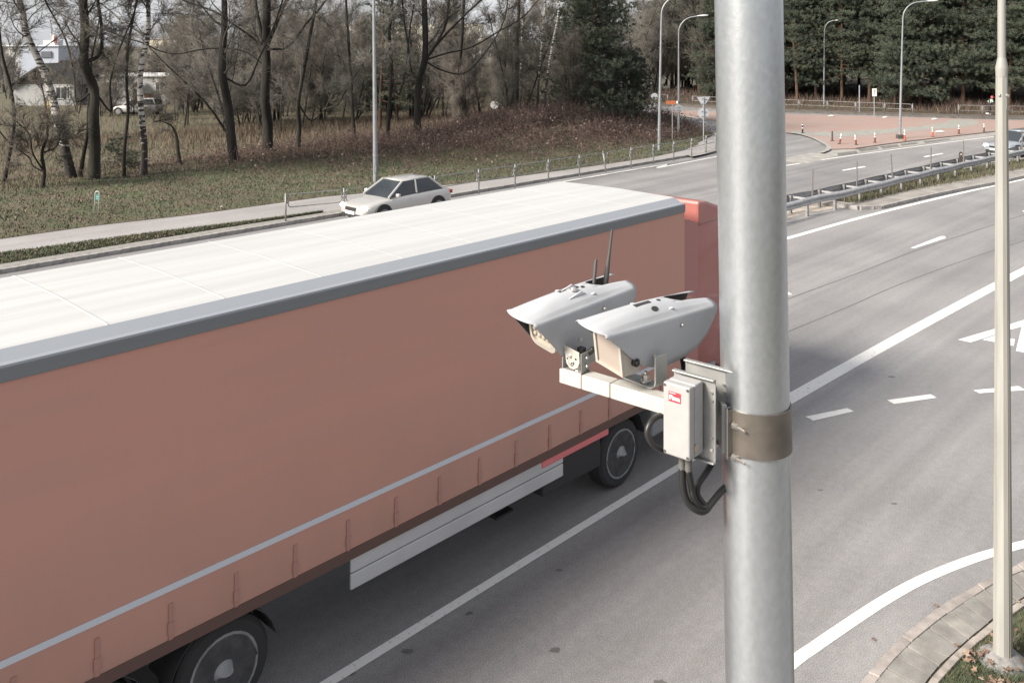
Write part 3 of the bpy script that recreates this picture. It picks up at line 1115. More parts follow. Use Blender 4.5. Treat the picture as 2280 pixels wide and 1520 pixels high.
hero_tree('birch_tree', 'second slender birch crossing behind the leaning pale one', 'tree', (1197, 232), [(1200, 170), (1207, 90), (1212, 30), (1214, 0)], 5, 13, M_BIRCH, M_TWIG2, z0=2.2, y=60, limbs=12, lo=.45, seed=15, limb_len=1.6, taper=.3)
hero_tree('birch_tree', 'pale birch with a whitish stem left of the two slender ones', 'tree', (1158, 240), [(1160, 170), (1163, 80), (1166, 0)], 6, 13, M_BIRCH, M_TWIG2, z0=2.0, y=63, limbs=11, lo=.45, seed=16, limb_len=1.8, taper=.3)
hero_tree('bushy_sapling', 'low bushy many-stemmed sapling left of the leaning birch', 'tree', (92, 424), [(94, 385), (98, 340), (105, 300)], 9, 4.2, M_BARK, M_TWIG, z0=.3,
          forks=[(1, [(80, 340), (62, 300), (50, 270)], 5), (2, [(112, 330), (124, 300), (130, 260)], 5), (1, [(72, 370), (60, 350), (40, 320)], 4)], limbs=12, lo=.25, seed=17, limb_len=1.7, n_branch=5)
hero_tree('bare_tree', 'thin dark tree rising between the fir and the crooked snag', 'tree', (276, 400), [(278, 330), (283, 250), (284, 180), (290, 100), (296, 20)], 9, 10, M_BARK, M_TWIG, z0=.3, limbs=12, lo=.3, seed=18, limb_len=2.0)
hero_tree('bare_tree', 'spindly grey tree left of the tall lamp post', 'tree', (790, 318), [(786, 260), (780, 180), (776, 80), (772, 0)], 9, 12, M_BARKG, M_TWIG2, z0=.7, limbs=14, lo=.2, seed=19, limb_len=2.4)
hero_tree('bare_tree', 'forked bare tree standing right of the tall lamp post', 'tree', (862, 320), [(866, 250), (872, 170), (868, 80), (874, 0)], 11, 12, M_BARK, M_TWIG2, z0=.6, forks=[(2, [(890, 210), (905, 150), (912, 60)], 6)], limbs=13, lo=.25, seed=20, limb_len=2.4)
hero_tree('bare_tree', 'thin leaning tree at the very left edge behind the sapling', 'tree', (8, 405), [(20, 330), (30, 270), (22, 200), (10, 120), (-6, 40)], 9, 11, M_BARK, M_TWIG, z0=.3, limbs=13, lo=.3, seed=21, limb_len=2.4)


# --- bare thicket trees, a handful of shapes repeated
def thicket_mesh(seed, h, limbs, stems, red):
    r = np.random.default_rng(seed)
    tr, cp = [], []
    for s in range(stems):
        d = np.array([r.normal() * .16, r.normal() * .16, 1])
        P = wander(r, (r.normal() * .25 * (s > 0), r.normal() * .25 * (s > 0), -.3), d, h * r.uniform(.75, 1.05), 9, .06, .03)
        R = np.linspace(r.uniform(.06, .11), .02, 10)
        v, f = tube_np(P, R, 6)
        tr.append((v, f, 0))
        cp += crown_parts(r, P, R, limbs, .06, .97, h * .27, .08, 8, 8, 3, ang=(.4, 1.05), droop=.06, twig_len=1.0, limb_r=.45, rtwig=.0125)
    V, F, M = join_tris(tr)
    mt = arr_mesh('trunk', V, F, M_BARK if seed % 2 else M_BARKG)
    V, F, M = join_tris(cp)
    return mt, arr_mesh('crown', V, F, red)


THICK = [thicket_mesh(40 + k, h, l, s, t) for k, (h, l, s, t) in enumerate(((10.5, 17, 1, M_TWIG), (9.5, 11, 2, M_TWIG2), (12, 18, 1, M_TWIGR), (8.5, 9, 3, M_TWIG), (11, 13, 2, M_TWIG2), (7.5, 8, 4, M_TWIGR)))]


def place_thicket(n, xr, yr, seed, scale, label, group, cond=None, z=.1):
    r = np.random.default_rng(seed)
    k = 0
    tries = 0
    while k < n and tries < 5000:
        tries += 1
        y = r.uniform(*yr)
        u = r.uniform(*xr)
        if cond and not cond(u, y, r):
            continue
        x = (u - U0) / FPX * y
        t = x * DX + y * DY
        l = x * PX + y * PY
        zz = z
        if l < -30 and t < 60:
            zz = verge_z(t, l, 5) - .05
        mt, mc = THICK[int(r.integers(len(THICK)))]
        root = thing('thicket_tree', label, 'tree', (x, y, zz), r.uniform(0, 6.28), group)
        s = r.uniform(*scale)
        root.scale = (s, s, s * r.uniform(.9, 1.15))
        obj('trunk', mt, root)
        obj('crown', mc, root)
        k += 1


place_thicket(42, (395, 1290), (57, 78), 1, (.7, 1.05), 'thin bare tree tangled in the thicket behind the verge', 'bare trees of the thicket',
              lambda u, y, r: not (u > 840 and y < 62 and u < 1000))
place_thicket(42, (380, 1330), (78, 112), 2, (.8, 1.15), 'bare grey tree deep in the thicket', 'bare trees deep in the thicket')
place_thicket(26, (-60, 420), (100, 135), 3, (.55, .8), 'far bare tree among the houses', 'bare trees among the houses', lambda u, y, r: u > 200 or u < 30 or r.uniform() < .25)
place_thicket(14, (60, 420), (74, 84), 13, (.35, .6), 'small bare tree in front of the grey houses', 'small bare trees before the houses', lambda u, y, r: u < 60 or u > 340 or r.uniform() < .35)
place_thicket(28, (620, 1340), (125, 200), 4, (1.0, 1.5), 'distant bare tree behind the thicket', 'distant bare trees')
place_thicket(44, (1290, 1640), (92, 128), 5, (.9, 1.3), 'tall bare tree at the edge of the pine wood', 'bare trees at the edge of the pine wood', lambda u, y, r: y > 98 or u > 1500, z=.9)


# --- pines
def pine_mesh(seed, h, base, spread, nb, tufts, needles, nl, nw, layered=.35, top=1.0):
    r = np.random.default_rng(seed)
    P = wander(r, (0, 0, -.3), (r.normal() * .02, r.normal() * .02, 1), h, 10, .012, .02)
    R = np.linspace(.16, .03, 11) * h / 14
    v, f = tube_np(P, R, 7)
    wood = [(v, f, 0)]
    C, Dd, mi = [], [], []
    for k in range(nb):
        fz = base + (top - base) * ((k + r.uniform(0, 1)) / nb)
        s = fz * 10
        i = min(int(s), 9)
        p = P[i] + (P[i + 1] - P[i]) * (s - i)
        az = r.uniform(0, 6.28)
        rel = (fz - base) / (1 - base)
        L = spread * (1 - rel) ** .65 * r.uniform(.55, 1.15) + .35
        d = np.array([math.cos(az), math.sin(az), r.uniform(-.25, .25) + .5 * rel])
        B = wander(r, p, d, L, 5, .12, .03)
        v, f = tube_np(B, np.linspace(.045 * h / 14, .012, 6), 4)
        wood.append((v, f, 0))
        n = max(3, int(tufts * (.4 + .6 * L / spread)))
        g = r.uniform(.30, 1.0, n) * 5
        ii = np.minimum(g.astype(int), 4)
        c = B[ii] + (B[ii + 1] - B[ii]) * (g - ii)[:, None]
        c = c + r.normal(size=(n, 3)) * np.array([.36, .36, .07 * (1 - layered) + .03]) * (L / 2.2 + .35)
        C.append(c)
        Dd.append(np.tile(unit(d), (n, 1)) + np.array([0, 0, .35]))
        tone = r.choice([0, 1, 2], p=[.5, .3, .2])
        mi.append(np.where(r.uniform(size=n) < .25, r.integers(0, 3, n), tone))
    C, Dd, mi = np.concatenate(C), np.concatenate(Dd), np.concatenate(mi)
    n = len(C)
    k = np.repeat(np.arange(n), needles)
    dirs = unit(Dd[k] * .55 + r.normal(size=(len(k), 3)) * .8)
    ln = nl * r.uniform(.6, 1.2, len(k))[:, None]
    side = unit(np.cross(dirs, r.normal(size=(len(k), 3)))) * nw / 2
    b0 = C[k] - dirs * ln * .25
    tip = C[k] + dirs * ln * .75
    V = np.stack([b0 - side, b0 + side, tip], 1).reshape(-1, 3)
    F = np.arange(3 * len(k)).reshape(-1, 3)
    vt, ft, _ = join_tris(wood)
    return arr_mesh('trunk', vt, ft, M_PINEBARK), arr_mesh('crown', V, F, [M_NEEDLE, M_NEEDLE2, M_NEEDLE3], mi[k])


PINES = [pine_mesh(70 + k, h, bs, sp, 130, 36, 30, .33, .036) for k, (h, bs, sp) in enumerate(((15, .15, 3.5), (16.5, .20, 3.3), (14, .11, 3.3), (17, .24, 3.6), (13, .09, 3.0)))]


def pine(name, label, x, y, z, k, s, rot, group=None):
    root = thing(name, label, 'tree', (x, y, z), rot, group)
    root.scale = (s, s, s)
    obj('trunk', PINES[k][0], root)
    obj('crown', PINES[k][1], root)
    return root


r = np.random.default_rng(5)
cnt = 0
row = 0
for yoff, gap in ((6.5, 3.2), (10, 3.4), (14.5, 3.4), (20, 4.0), (27, 4.2), (37, 4.6)):
    x = 20.0 + r.uniform(0, 2)
    while x < 66 + yoff * .35:
        j = min(range(len(FAR)), key=lambda i: abs(FAR[i].x - x))
        y = FAR[j].y + yoff + r.uniform(-1.4, 1.4)
        u = U0 + FPX * x / y
        edge = u < 1560 and row < 3
        if not (u < 1420) and not (edge and r.uniform() < .6) and u < 2420:
            z = .14 + 1.3 * (1 - math.exp(-(yoff - 3.5) / 6)) - .1
            pine('pine_tree', 'pine at the front edge of the wood, behind the far railing' if row == 0 else ('pine in the second rank of the wood' if row == 1 else 'pine deep in the wood beyond the roundabout'), x, y, z, int(r.integers(5)), r.uniform(.8, 1.12) * (1 + row * .04), r.uniform(0, 6.28), 'front pines of the wood' if row == 0 else ('second rank of pines' if row == 1 else 'pines deep in the wood'))
            cnt += 1
        x += gap * r.uniform(.7, 1.3)
    row += 1

# the spreading conifers at the mouth of the side road, and the pine behind the tall lamp
big = pine_mesh(91, 13.5, .04, 3.9, 170, 40, 22, .34, .042, .2)


def big_pine(label, u, v, y, s, me, rot, z=None, sxy=1.0):
    p = W(u, v, y)
    root = thing('pine_tree', label, 'tree', p, rot)
    root.scale = (s * sxy, s * sxy, s)
    obj('trunk', me[0], root)
    obj('crown', me[1], root)


big_pine('bushy green pine on the right end of the bank', 1330, 270, 63, .95, big, .4)
big2 = pine_mesh(92, 9, .03, 3.2, 130, 34, 22, .32, .040, .2)
big_pine('low spreading pine dipping its branches at the side road', 1395, 280, 66, .62, big2, 2.2, sxy=1.25)
big_pine('dark pine behind the bushy one on the bank', 1290, 250, 70, .95, big, 3.0)
loose = pine_mesh(93, 13, .16, 2.4, 60, 13, 14, .34, .045)
big_pine('thin loose pine behind the tall lamp post', 845, 300, 64, .95, loose, 1.1)
big_pine('loose green pine left of the bank oak', 885, 285, 72, 1.0, loose, 3.9)
big_pine('pine showing between the birch and the oak', 415, 270, 92, .85, loose, 5.0)
small = pine_mesh(94, 3.2, .03, 1.0, 46, 14, 16, .20, .024)
big_pine('little dark green pine in the dry grass by the upright birch', 262, 396, 44.5, .72, small, 1.0, sxy=1.2)
big_pine('low dark green pine bush touching the birch foot', 294, 398, 44.0, .45, small, 2.0, sxy=1.35)

# --- ground cover
def verge_sample(n, dmin, dmax, smin, smax, r, keep=None):
    out = []
    s = r.uniform(smin, smax, n)
    d = r.uniform(dmin, dmax, n)
    for a, c in zip(s, d):
        p = verge_pt(a, c)
        if p.y > 2:
            out.append((p.x, p.y, p.z))
    return np.array(out)


def s_of(t):
    return (t - T0) / (float(TEND(-30)) - T0)


def noise2(P, s, ph=0):
    return np.sin(P[:, 0] * s + ph) * np.cos(P[:, 1] * s * 1.3 - ph) + .6 * np.sin(P[:, 0] * s * 2.3 - P[:, 1] * s * 1.9 + ph)


r = np.random.default_rng(21)
P = verge_sample(62000, .02, 13, s_of(2), 1.0, r)
h = r.uniform(.05, .14, len(P))
nzv = noise2(P, .45) + r.normal(size=len(P)) * .7
mi = np.where(nzv > .9, 2, np.where(nzv > -.1, 0, 1))
v1, f1 = blades(P, h, r.uniform(.02, .045, len(P)), 1.1, r)
L_ = verge_sample(10000, .05, 12, s_of(2), 1.0, r)
keep = (noise2(L_, .3, 1.0) + r.normal(size=len(L_)) * .6) > -.1
L_ = L_[keep] + np.array([0, 0, .035])
v2, f2 = flakes(L_, r.uniform(.05, .11, len(L_)), r, 2.5)
m2 = np.tile(np.where(r.uniform(size=len(L_)) < .22, 4, 3), 2)
V, F, M = join_tris([(v1, f1, mi), (v2, f2, m2)])
struct(obj('verge_grass', arr_mesh('verge_grass', V, F, M_BLADE, M)), 'stuff')

P = []
for k in range(16000):
    t = r.uniform(4, 19.9)
    f_ = r.uniform(0, 1)
    l = float(strip_out(t) + (strip_in(t) - strip_out(t)) * f_)
    p = TL(t, l, .126 + .05 * math.sin(math.pi * f_) * min(1, (19.9 - t) / 7))
    P.append((p.x, p.y, p.z))
P = np.array(P)
v1, f1 = blades(P, r.uniform(.04, .11, len(P)), r.uniform(.02, .04, len(P)), 1.2, r)
v2, f2 = flakes(P[:1400] + np.array([0, 0, .03]), r.uniform(.05, .11, 1400), r, 2.5)
V, F, M = join_tris([(v1, f1, np.where(noise2(P, .8) + r.normal(size=len(P)) > .9, 2, r.integers(0, 2, len(P)))), (v2, f2, np.tile(np.where(r.uniform(size=1400) < .3, 4, 3), 2))])
struct(obj('strip_grass', arr_mesh('strip_grass', V, F, M_BLADE, M)), 'stuff')

# dead grass and brown stems under the trees
P = verge_sample(60000, 8.5, 30, s_of(0), s_of(47), r)
w_ = r.uniform(size=len(P))
tall = np.clip((np.linalg.norm(P[:, :2] - np.array([-21, 46]), axis=1) - 3) / 10, .35, 1)
P = np.concatenate([P, verge_sample(26000, 26, 62, s_of(-5), s_of(52), r)])
w_ = r.uniform(size=len(P))
tall = np.concatenate([tall, np.full(len(P) - len(tall), .8)])
v1, f1 = blades(P, r.uniform(.25, .75, len(P)) * tall, r.uniform(.015, .035, len(P)), .45, r)
m1 = np.where(w_ < .5, 0, np.where(w_ < .8, 1, 2))
V, F, M = join_tris([(v1, f1, m1)])
struct(obj('dead_grass', arr_mesh('dead_grass', V, F, M_DRYG, M)), 'stuff')

# bramble bank: reddish stems and caught leaves
parts = []
for (tc_, lc_, st, sl, n, hh) in ((43.5, -38.2, 6, 2.6, 34000, 1.1), (33, -39.6, 6.5, 2.6, 26000, 1.0), (23, -43, 6, 2.4, 7000, .75)):
    t = r.normal(tc_, st, n)
    d = np.abs(r.normal(-EDGE(tc_) * 0 + (float(EDGE(tc_)) - lc_), sl, n))
    pts = []
    for a, c in zip(t, d):
        if c < 1.6 or a > 50.5 - .28 * max(0, 8 - c) or a > 52:
            continue
        p = verge_pt(min(max(s_of(a), 0), 1), c)
        pts.append((p.x, p.y, p.z))
    pts = np.array(pts)
    pts = pts[(noise2(pts, .9, tc_) + .8 * noise2(pts, 2.3, 1.0) + r.normal(size=len(pts)) * .5) > -.45]
    m = len(pts)
    hh = hh * (.65 + .45 * (noise2(pts, .8, 2.0) > .1))[:, None]
    e = unit(np.stack([r.normal(size=m), r.normal(size=m), np.abs(r.normal(size=m)) * 1.1 + .25], 1))
    L = r.uniform(.4, 1.35, m)[:, None] * hh
    mid = pts + e * L * .6
    e2 = unit(e + r.normal(size=(m, 3)) * .5 + np.array([0, 0, -.35]))
    v, f = cones(pts - e * .1, mid + e * .1, np.full(m, .011))
    parts.append((v, f, np.where(np.tile(r.uniform(size=m), 3) < .6, 2, 1)))
    v, f = cones(mid, mid + e2 * L * .6, np.full(m, .009))
    parts.append((v, f, np.where(np.tile(r.uniform(size=m), 3) < .6, 2, 1)))
    k = r.integers(0, m, int(m * .9))
    q = pts[k] + e[k] * L[k] * r.uniform(.1, 1, len(k))[:, None]
    v, f = flakes(q, r.uniform(.07, .15, len(k)), r, 1.0)
    parts.append((v, f, np.where(np.tile(r.uniform(size=len(k)), 2) < .12, 4, np.where(np.tile(r.uniform(size=len(k)), 2) < .6, 3, 2))))
V, F, M = join_tris(parts)
struct(obj('brambles', arr_mesh('brambles', V, F, M_DRYG, M)), 'stuff')

# forest-edge undergrowth behind the far railings
parts = []
n = 9000
ii = r.integers(2, len(FAR) - 2, n)
pts = np.array([tuple(far_off(int(i), float(d))) for i, d in zip(ii, 3.8 + np.abs(r.normal(0, 5, n)))])
pts[:, :2] += r.uniform(-1.2, 1.2, (n, 2))
v, f = blades(pts, r.uniform(.2, .8, n), r.uniform(.03, .07, n), .6, r)
parts.append((v, f, r.choice([0, 1, 2, 3], n, p=[.03, .55, .30, .12])))
V, F, M = join_tris(parts)
struct(obj('forest_undergrowth', arr_mesh('forest_undergrowth', V, F, M_DRYG, M)), 'stuff')

# weeds in the central reserve
parts = []
pts = []
for k in range(5200):
    i = int(r.integers(0, len(soil_pts) - 1))
    a, c = soil_pts[i]
    a2, c2 = soil_pts[i + 1]
    f_, g_ = r.uniform(0, 1), r.uniform(-.15, 1)
    p = a.lerp(a2, f_).lerp(c.lerp(c2, f_), g_)
    pts.append((p.x, p.y, .13))
pts = np.array(pts)
v, f = blades(pts, r.uniform(.05, .28, len(pts)), r.uniform(.02, .04, len(pts)), .7, r)
parts.append((v, f, r.choice([0, 1, 2, 3], len(pts), p=[.25, .2, .35, .2])))
V, F, M = join_tris(parts)
struct(obj('reserve_weeds', arr_mesh('reserve_weeds', V, F, M_BLADE, M)), 'stuff')

# near verge, bottom right: blades big enough to see, fallen leaves one by one
pts = []
for k in range(17000):
    x = r.uniform(0, len(gp) - 1.001)
    i = int(x)
    w_ = .12 + abs(r.normal(0, .9))
    p = gp[i].lerp(gp[i + 1], x - i) + dq[i] * w_
    if p.y < 14 and w_ < 3.5:
        pts.append((p.x, p.y, .08 + .05 * (1 - math.exp(-w_))))
pts = np.array(pts)
v, f = blades(pts, r.uniform(.03, .10, len(pts)), r.uniform(.004, .009, len(pts)), 1.0, r)
V, F, M = join_tris([(v, f, np.where(noise2(pts, 4) + r.normal(size=len(pts)) > 1.0, 2, r.choice([0, 1], len(pts), p=[.6, .4])))])
struct(obj('near_grass_blades', arr_mesh('near_grass_blades', V, F, M_BLADE, M)), 'stuff')


def leaf_mesh(seed):
    rr = random.Random(seed)
    b = MB()
    n = 10
    ring = []
    for k in range(n):
        a = 2 * math.pi * k / n
        rad = (1.0 if k % 2 == 0 else .48) * rr.uniform(.8, 1.1) * (.75 if k == 5 else 1)
        ring.append((rad * math.cos(a) * .5, rad * math.sin(a) * .5, .16 * rr.uniform(-.6, 1.0)))
    b.add([(0, 0, .03)] + ring, [(0, 1 + k, 1 + (k + 1) % n) for k in range(n)])
    b.add([(-.5, .012, 0), (-.5, -.012, 0), (-.95, -.01, .05), (-.95, .01, .05)], [(0, 1, 2, 3)])
    return b.mesh('fallen_leaf', mat('leaf_tone_%s' % 'abc'[seed % 3], ((0.205, 0.135, 0.095), (0.14, 0.085, 0.058), (0.26, 0.19, 0.145))[seed % 3], .8, var=.25, vscale=4))


LEAF = [leaf_mesh(k) for k in range(6)]
for k in range(120):
    x = r.uniform(0.22, .62) * (len(gp) - 1)
    i = int(x)
    w_ = .15 + abs(r.normal(.5, .45))
    p = gp[i].lerp(gp[min(i + 1, len(gp) - 1)], x - i) + dq[i] * w_
    s = r.uniform(.05, .11)
    inst('fallen_leaf', LEAF[int(r.integers(6))], near_verge, (p.x, p.y, .155 + r.uniform(0, .03)), (r.normal() * .35, r.normal() * .35, r.uniform(0, 6.28)), (s, s, s))
for k, (u, v) in enumerate(((2083, 1348), (1945, 1423), (2212, 1258), (2205, 1440), (2130, 1436), (2266, 1340))):
    p = G(u, v, .01 if k < 3 else .115)
    o = inst('fallen_leaf', LEAF[k % 6], npv if k > 2 else None, p + Vector((0, 0, .01)), (.2, .1, k), (.07,) * 3)
    if k < 3:
        tag(o, ('dry brown leaf on the asphalt at the kerb joint', 'curled leaf lying alone on the asphalt below the curved line', 'pale leaf on the asphalt near the cream lamp post')[k], 'leaf')

# ================================================================== STREET FURNITURE
def railing(label, posts, zb=.12, h=1.02, lean=None, skip=(), group=None, gap=.07, mat_=None, rail_r=.019):
    m_ = mat_ or M_GALVD
    root = thing('pedestrian_railing', label, 'railing', posts[0], 0, group)
    pm = MB()
    pm.tube([(0, 0, -.05), (0, 0, h)], .034, 8)
    pme = pm.mesh('post', m_)
    pme.polygons.foreach_set('use_smooth', [len(p.vertices) == 4 for p in pme.polygons])
    o = Vector(posts[0])
    for i, p in enumerate(posts):
        rot = (0, 0, 0)
        if lean and i in lean:
            rot = lean[i]
        inst('post', pme, root, Vector(p) - o, rot)
    for i in range(len(posts) - 1):
        if i in skip:
            continue
        a, c = Vector(posts[i]) - o, Vector(posts[i + 1]) - o
        d = (c - a)
        L = d.length
        d = d / L
        z1, z0 = h - .06, h - .52
        rad = .10
        x0, x1 = gap + .03, L - gap - .03
        sag = random.uniform(-.015, .03)
        loop = []
        for cx, cz, a0 in ((x1 - rad, z1 - rad, 0), (x0 + rad, z1 - rad, 90), (x0 + rad, z0 + rad, 180), (x1 - rad, z0 + rad, 270)):
            for k in range(4):
                an = math.radians(a0 + k * 30)
                loop.append(a + d * (cx + rad * math.cos(an)) + Vector((0, 0, cz + rad * math.sin(an))))
        loop.append(loop[0])
        b = MB()
        b.tube(loop, rail_r, 6, cap=False)
        for zz in (z1 - .14, z0 + .14):
            b.obox(a + d * .02 + Vector((0, 0, zz)), d * (x0 - .02), Vector((-d.y, d.x, 0)) * .012, (0, 0, .05))
            b.obox(c - d * .02 + Vector((0, 0, zz)), -d * (x0 - .02), Vector((-d.y, d.x, 0)) * .012, (0, 0, .05))
        b.build('rail_loop', m_, root, smooth=True)
    return root


FP = [(636, 493), (766, 479), (862, 462.5), (968, 446), (1066, 429), (1147, 416), (1221, 403), (1290, 392), (1349, 382), (1405, 372), (1455, 363.5), (1500, 356), (1540, 348), (1572, 340), (1594, 334), (1628, 322)]
railing('long grey tubular railing along the far footpath, one post leaning', [G(u, v, .12) for u, v in FP], lean={8: (-.08, -.14, 0)})
railing('grey railing of tube loops before the pines, behind the island lamp', [G(u, v, .12) for u, v in ((1542, 235), (1598, 238), (1660, 241), (1720, 243.5), (1779, 245.5), (1842, 247.8), (1905, 251), (1969, 253.5), (2032, 256.3))])
railing('grey railing before the pines, right of the opening by the walker', [G(u, v, .12) for u, v in ((2134, 258.5), (2187, 260), (2244, 261), (2302, 262), (2360, 263))])
railing('distant grey railing left of the yield sign, half hidden by conifer', [G(u, v, .12) for u, v in ((1380, 226), (1432, 229), (1487, 232.3))])


def lamp_post(name, label, base, top_z, arm_dir, arm_len, head=True, r0=.085, r1=.045, m=None, group='street lamps', lean=0.0, plinth=False, head_len=.75):
    m = m or M_POSTGREY
    root = thing(name, label, 'street lamp', base, 0, group)
    d = Vector(arm_dir).normalized()
    H = top_z - base.z
    pts = [(0, 0, -.1), (0, 0, 1.2)]
    b = MB()
    b.tube([(0, 0, -.1), (lean * .05, 0, 1.25), (lean * .5, 0, H * .55), (lean * .8, 0, H - 1.6)], [r0, r0, (r0 + r1) / 2 * .95, r1 * 1.1], 10)
    b.build('pole', m, root, smooth=True, angle=50)
    b = MB()
    b.tube([(0, 0, 1.22), (lean * .05, 0, 1.32)], [r0 * 1.12, r0 * 1.05], 10)
    b.obox((-.05, -r0 - .012, .5), (.1, 0, 0), (0, .02, 0), (0, 0, .35))
    b.build('access_door', m, root)
    st = Vector((lean * .8, 0, H - 1.65))
    arc = [st]
    for k in range(9):
        a = math.radians(90 * k / 8)
        arc.append(Vector((lean * .9, 0, H - 1.1)) + Vector((0, 0, 1.1 * math.sin(a))) + d * (1.1 * (1 - math.cos(a)) if arm_len > 1.1 else arm_len * (1 - math.cos(a))))
    arc.append(arc[-1] + d * max(.1, arm_len - 1.1) + Vector((0, 0, .05)))
    b = MB()
    b.tube(arc, r1, 8)
    b.build('arm', m, root, smooth=True, angle=50)
    e = arc[-1]
    b = MB()
    prof = [(-.05, .03), (.02, .06), (.15, .11), (.45, .14), (.7, .10), (.78, .02)]
    q = d.cross(Vector((0, 0, 1)))
    vs, n = [], 12
    for x, w in prof:
        x *= head_len / .78
        for k in range(n):
            a = 2 * math.pi * k / n
            vs.append(e + d * x + q * w * math.cos(a) + Vector((0, 0, .45 * w * math.sin(a) + .06 * x)))
    fs = [(i * n + k, i * n + (k + 1) % n, (i + 1) * n + (k + 1) % n, (i + 1) * n + k) for i in range(len(prof) - 1) for k in range(n)]
    fs += [tuple(range(n))[::-1], tuple((len(prof) - 1) * n + k for k in range(n))]
    b.add(vs, fs)
    b.build('lamp_head', mat('pale_lamp_head', (0.62, 0.63, 0.63), .45), root, smooth=True)
    if plinth:
        b = MB()
        b.box((0, 0, .06), (.42, .42, .36))
        b.build('base_block', mat('dark_base', (.06, .058, .055), .9), root, bev=.02)
    return root


lamp_post('street_lamp', 'tall grey lamp post on the verge behind the silver car', G(836, 408, .15), 11.6, (.5, -.6, 0), 1.6, r0=.11, r1=.05, lean=-.12)
lamp_post('street_lamp', 'grey curved lamp post left of the yield sign, taller one', G(1467.5, 337, .14), 9.35, (1, -.1, 0), 1.7, r0=.095, r1=.05, lean=.16)
lamp_post('street_lamp', 'grey curved lamp post carrying a round sign, near the yield sign', G(1511, 306, .15), 8.35, (1, -.1, 0), 1.25, r0=.085, r1=.042, lean=.0)
lamp_post('street_lamp', 'grey lamp post on the red island with a dark base', G(2004, 308, .1), 9.35, (1, -.12, 0), 1.55, r0=.085, r1=.045, lean=.22, plinth=True)
lamp_post('street_lamp', 'slender lamp post behind the far railing, beside the pines', G(1834.5, 241, .14), 8.7, (.9, -.4, 0), .7, r0=.09, r1=.045, lean=.05, head_len=.5)

# the cream lamp post, near right
p0 = G(2233, 1466, .12)
root = thing('lamp_post', 'cream painted lamp post standing in the grass close by', 'street lamp', p0)
zj = W(2229, 150, p0.y).z - p0.z
b = MB()
b.tube([(0, 0, -.2), (-.004, 0, zj * .5), (-.012, 0, zj)], [.095, .076, .057], 8, ref=(math.cos(math.radians(22)), math.sin(math.radians(22)), 0))
b.build('lower_pole', M_CREAM, root)
b = MB()
b.tube([(-.012, 0, zj - .10), (-.012, 0, zj - .02), (-.012, 0, zj), (-.012, 0, zj + .10)], [.057, .061, .061, .041], 16)
b.build('collar', M_CREAM, root, smooth=True, angle=35)
b = MB()
b.tube([(-.012, 0, zj + .05), (-.02, 0, zj + 5)], [.040, .034], 16)
b.build('upper_pole', M_CREAM, root, smooth=True, angle=40)
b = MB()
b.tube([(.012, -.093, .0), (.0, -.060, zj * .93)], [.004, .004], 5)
b.build('seam', mat('dark_cream_seam', (.22, .20, .16), .9), root)  # narrow seam strip, darker than the cream pole
b = MB()
zc = W(2229, 212, p0.y).z - p0.z
b.tube([(-.062, -.03, zc), (-.05, -.05, zc)], [.014, .014], 8)
b.tube([(.012, -.055, zc), (.014, -.078, zc)], [.016, .014], 8)
b.build('latch', M_CREAM, root)
b = MB()
b.lathe((0, 0, -.08), (0, 0, 1), [(0, .26), (.07, .25), (.12, .19), (.15, .10)], 18)
b.build('concrete_collar', mat('pale_concrete_foot', (.19, .185, .18), .95, var=.35, vscale=9), root, smooth=True, angle=40)

# guard rail along the central reserve
GR = catmull([TL(22, -15.6), TL(28, -15.45), G(1801, 480.7), G(1853, 469), G(1902, 457.5), G(1993, 433), G(2034, 422), G(2130, 397), G(2190, 382), G(2280, 362), G(2400, 339), G(2600, 306)], 10)
GR = resample([Vector((p.x, p.y, 0)) for p in GR], .5)


def gr_norm(i):
    d = GR[min(i + 1, len(GR) - 1)] - GR[max(i - 1, 0)]
    d.normalize()
    return d, Vector((-d.y, d.x, 0))


root = thing('guard_rail', 'galvanised double guard rail along the central reserve', 'guard rail', GR[0])
prof = [(0, .72), (-.045, .69), (-.075, .655), (-.075, .615), (-.015, .575), (-.015, .555), (-.075, .515), (-.075, .475), (-.045, .44), (0, .41)]
step = 8
for side in (0, 1):
    for s in range(0, len(GR) - 1, step):
        seg = range(s, min(s + step, len(GR) - 1) + 1)
        b = MB()
        vs = []
        bump = .004 if (s // step) % 2 else 0
        for i in seg:
            d, n = gr_norm(i)
            wob = .012 * math.sin(i * .9 + side * 2)
            for y, z in prof:
                yy = (y - bump) if side == 0 else (.78 - y + bump)
                vs.append(GR[i] + n * yy + Vector((0, 0, z + wob)) - GR[0])
        m = len(prof)
        for k in range(len(seg) - 1):
            for j in range(m - 1):
                q = (k * m + j, (k + 1) * m + j, (k + 1) * m + j + 1, k * m + j + 1)
                b.f.append(q if side else q[::-1])
                b.mi.append(0)
        b.v = vs
        o = b.build('beam', mat('dull_zinc_beam', (0.42, 0.42, 0.43), .5, .45, var=.14, vscale=5), root, smooth=False)
        sm = o.modifiers.new('thick', 'SOLIDIFY')
        sm.thickness = .004
pm = MB()
pm.box((0, 0, .34), (.10, .06, .72))
pm.box((-.045, .03, .34), (.012, .07, .72))
pm.box((.045, .03, .34), (.012, .07, .72))
pme = pm.mesh('post', M_GALVD)
spm = MB()
spm.obox((-.035, -.0, .60), (.07, 0, 0), (0, .78, 0), (0, 0, .07))
spme = spm.mesh('spacer', mat('pale_zinc', (.36, .36, .36), .5, .4, var=.1, vscale=6))
rod = MB()
rod.tube([(0, 0, .55), (0, 0, 1.62)], [.030, .028], 6)
rod.tube([(0, 0, 1.60), (0, 0, 1.66)], [.030, .030], 8)
rodme = rod.mesh('marker_rod', mat('rusty_grey_rod', (.17, .16, .15), .7, .2))
i0 = min(range(len(GR)), key=lambda i: (GR[i] - G(1801, 480.7)).length)
k = 0
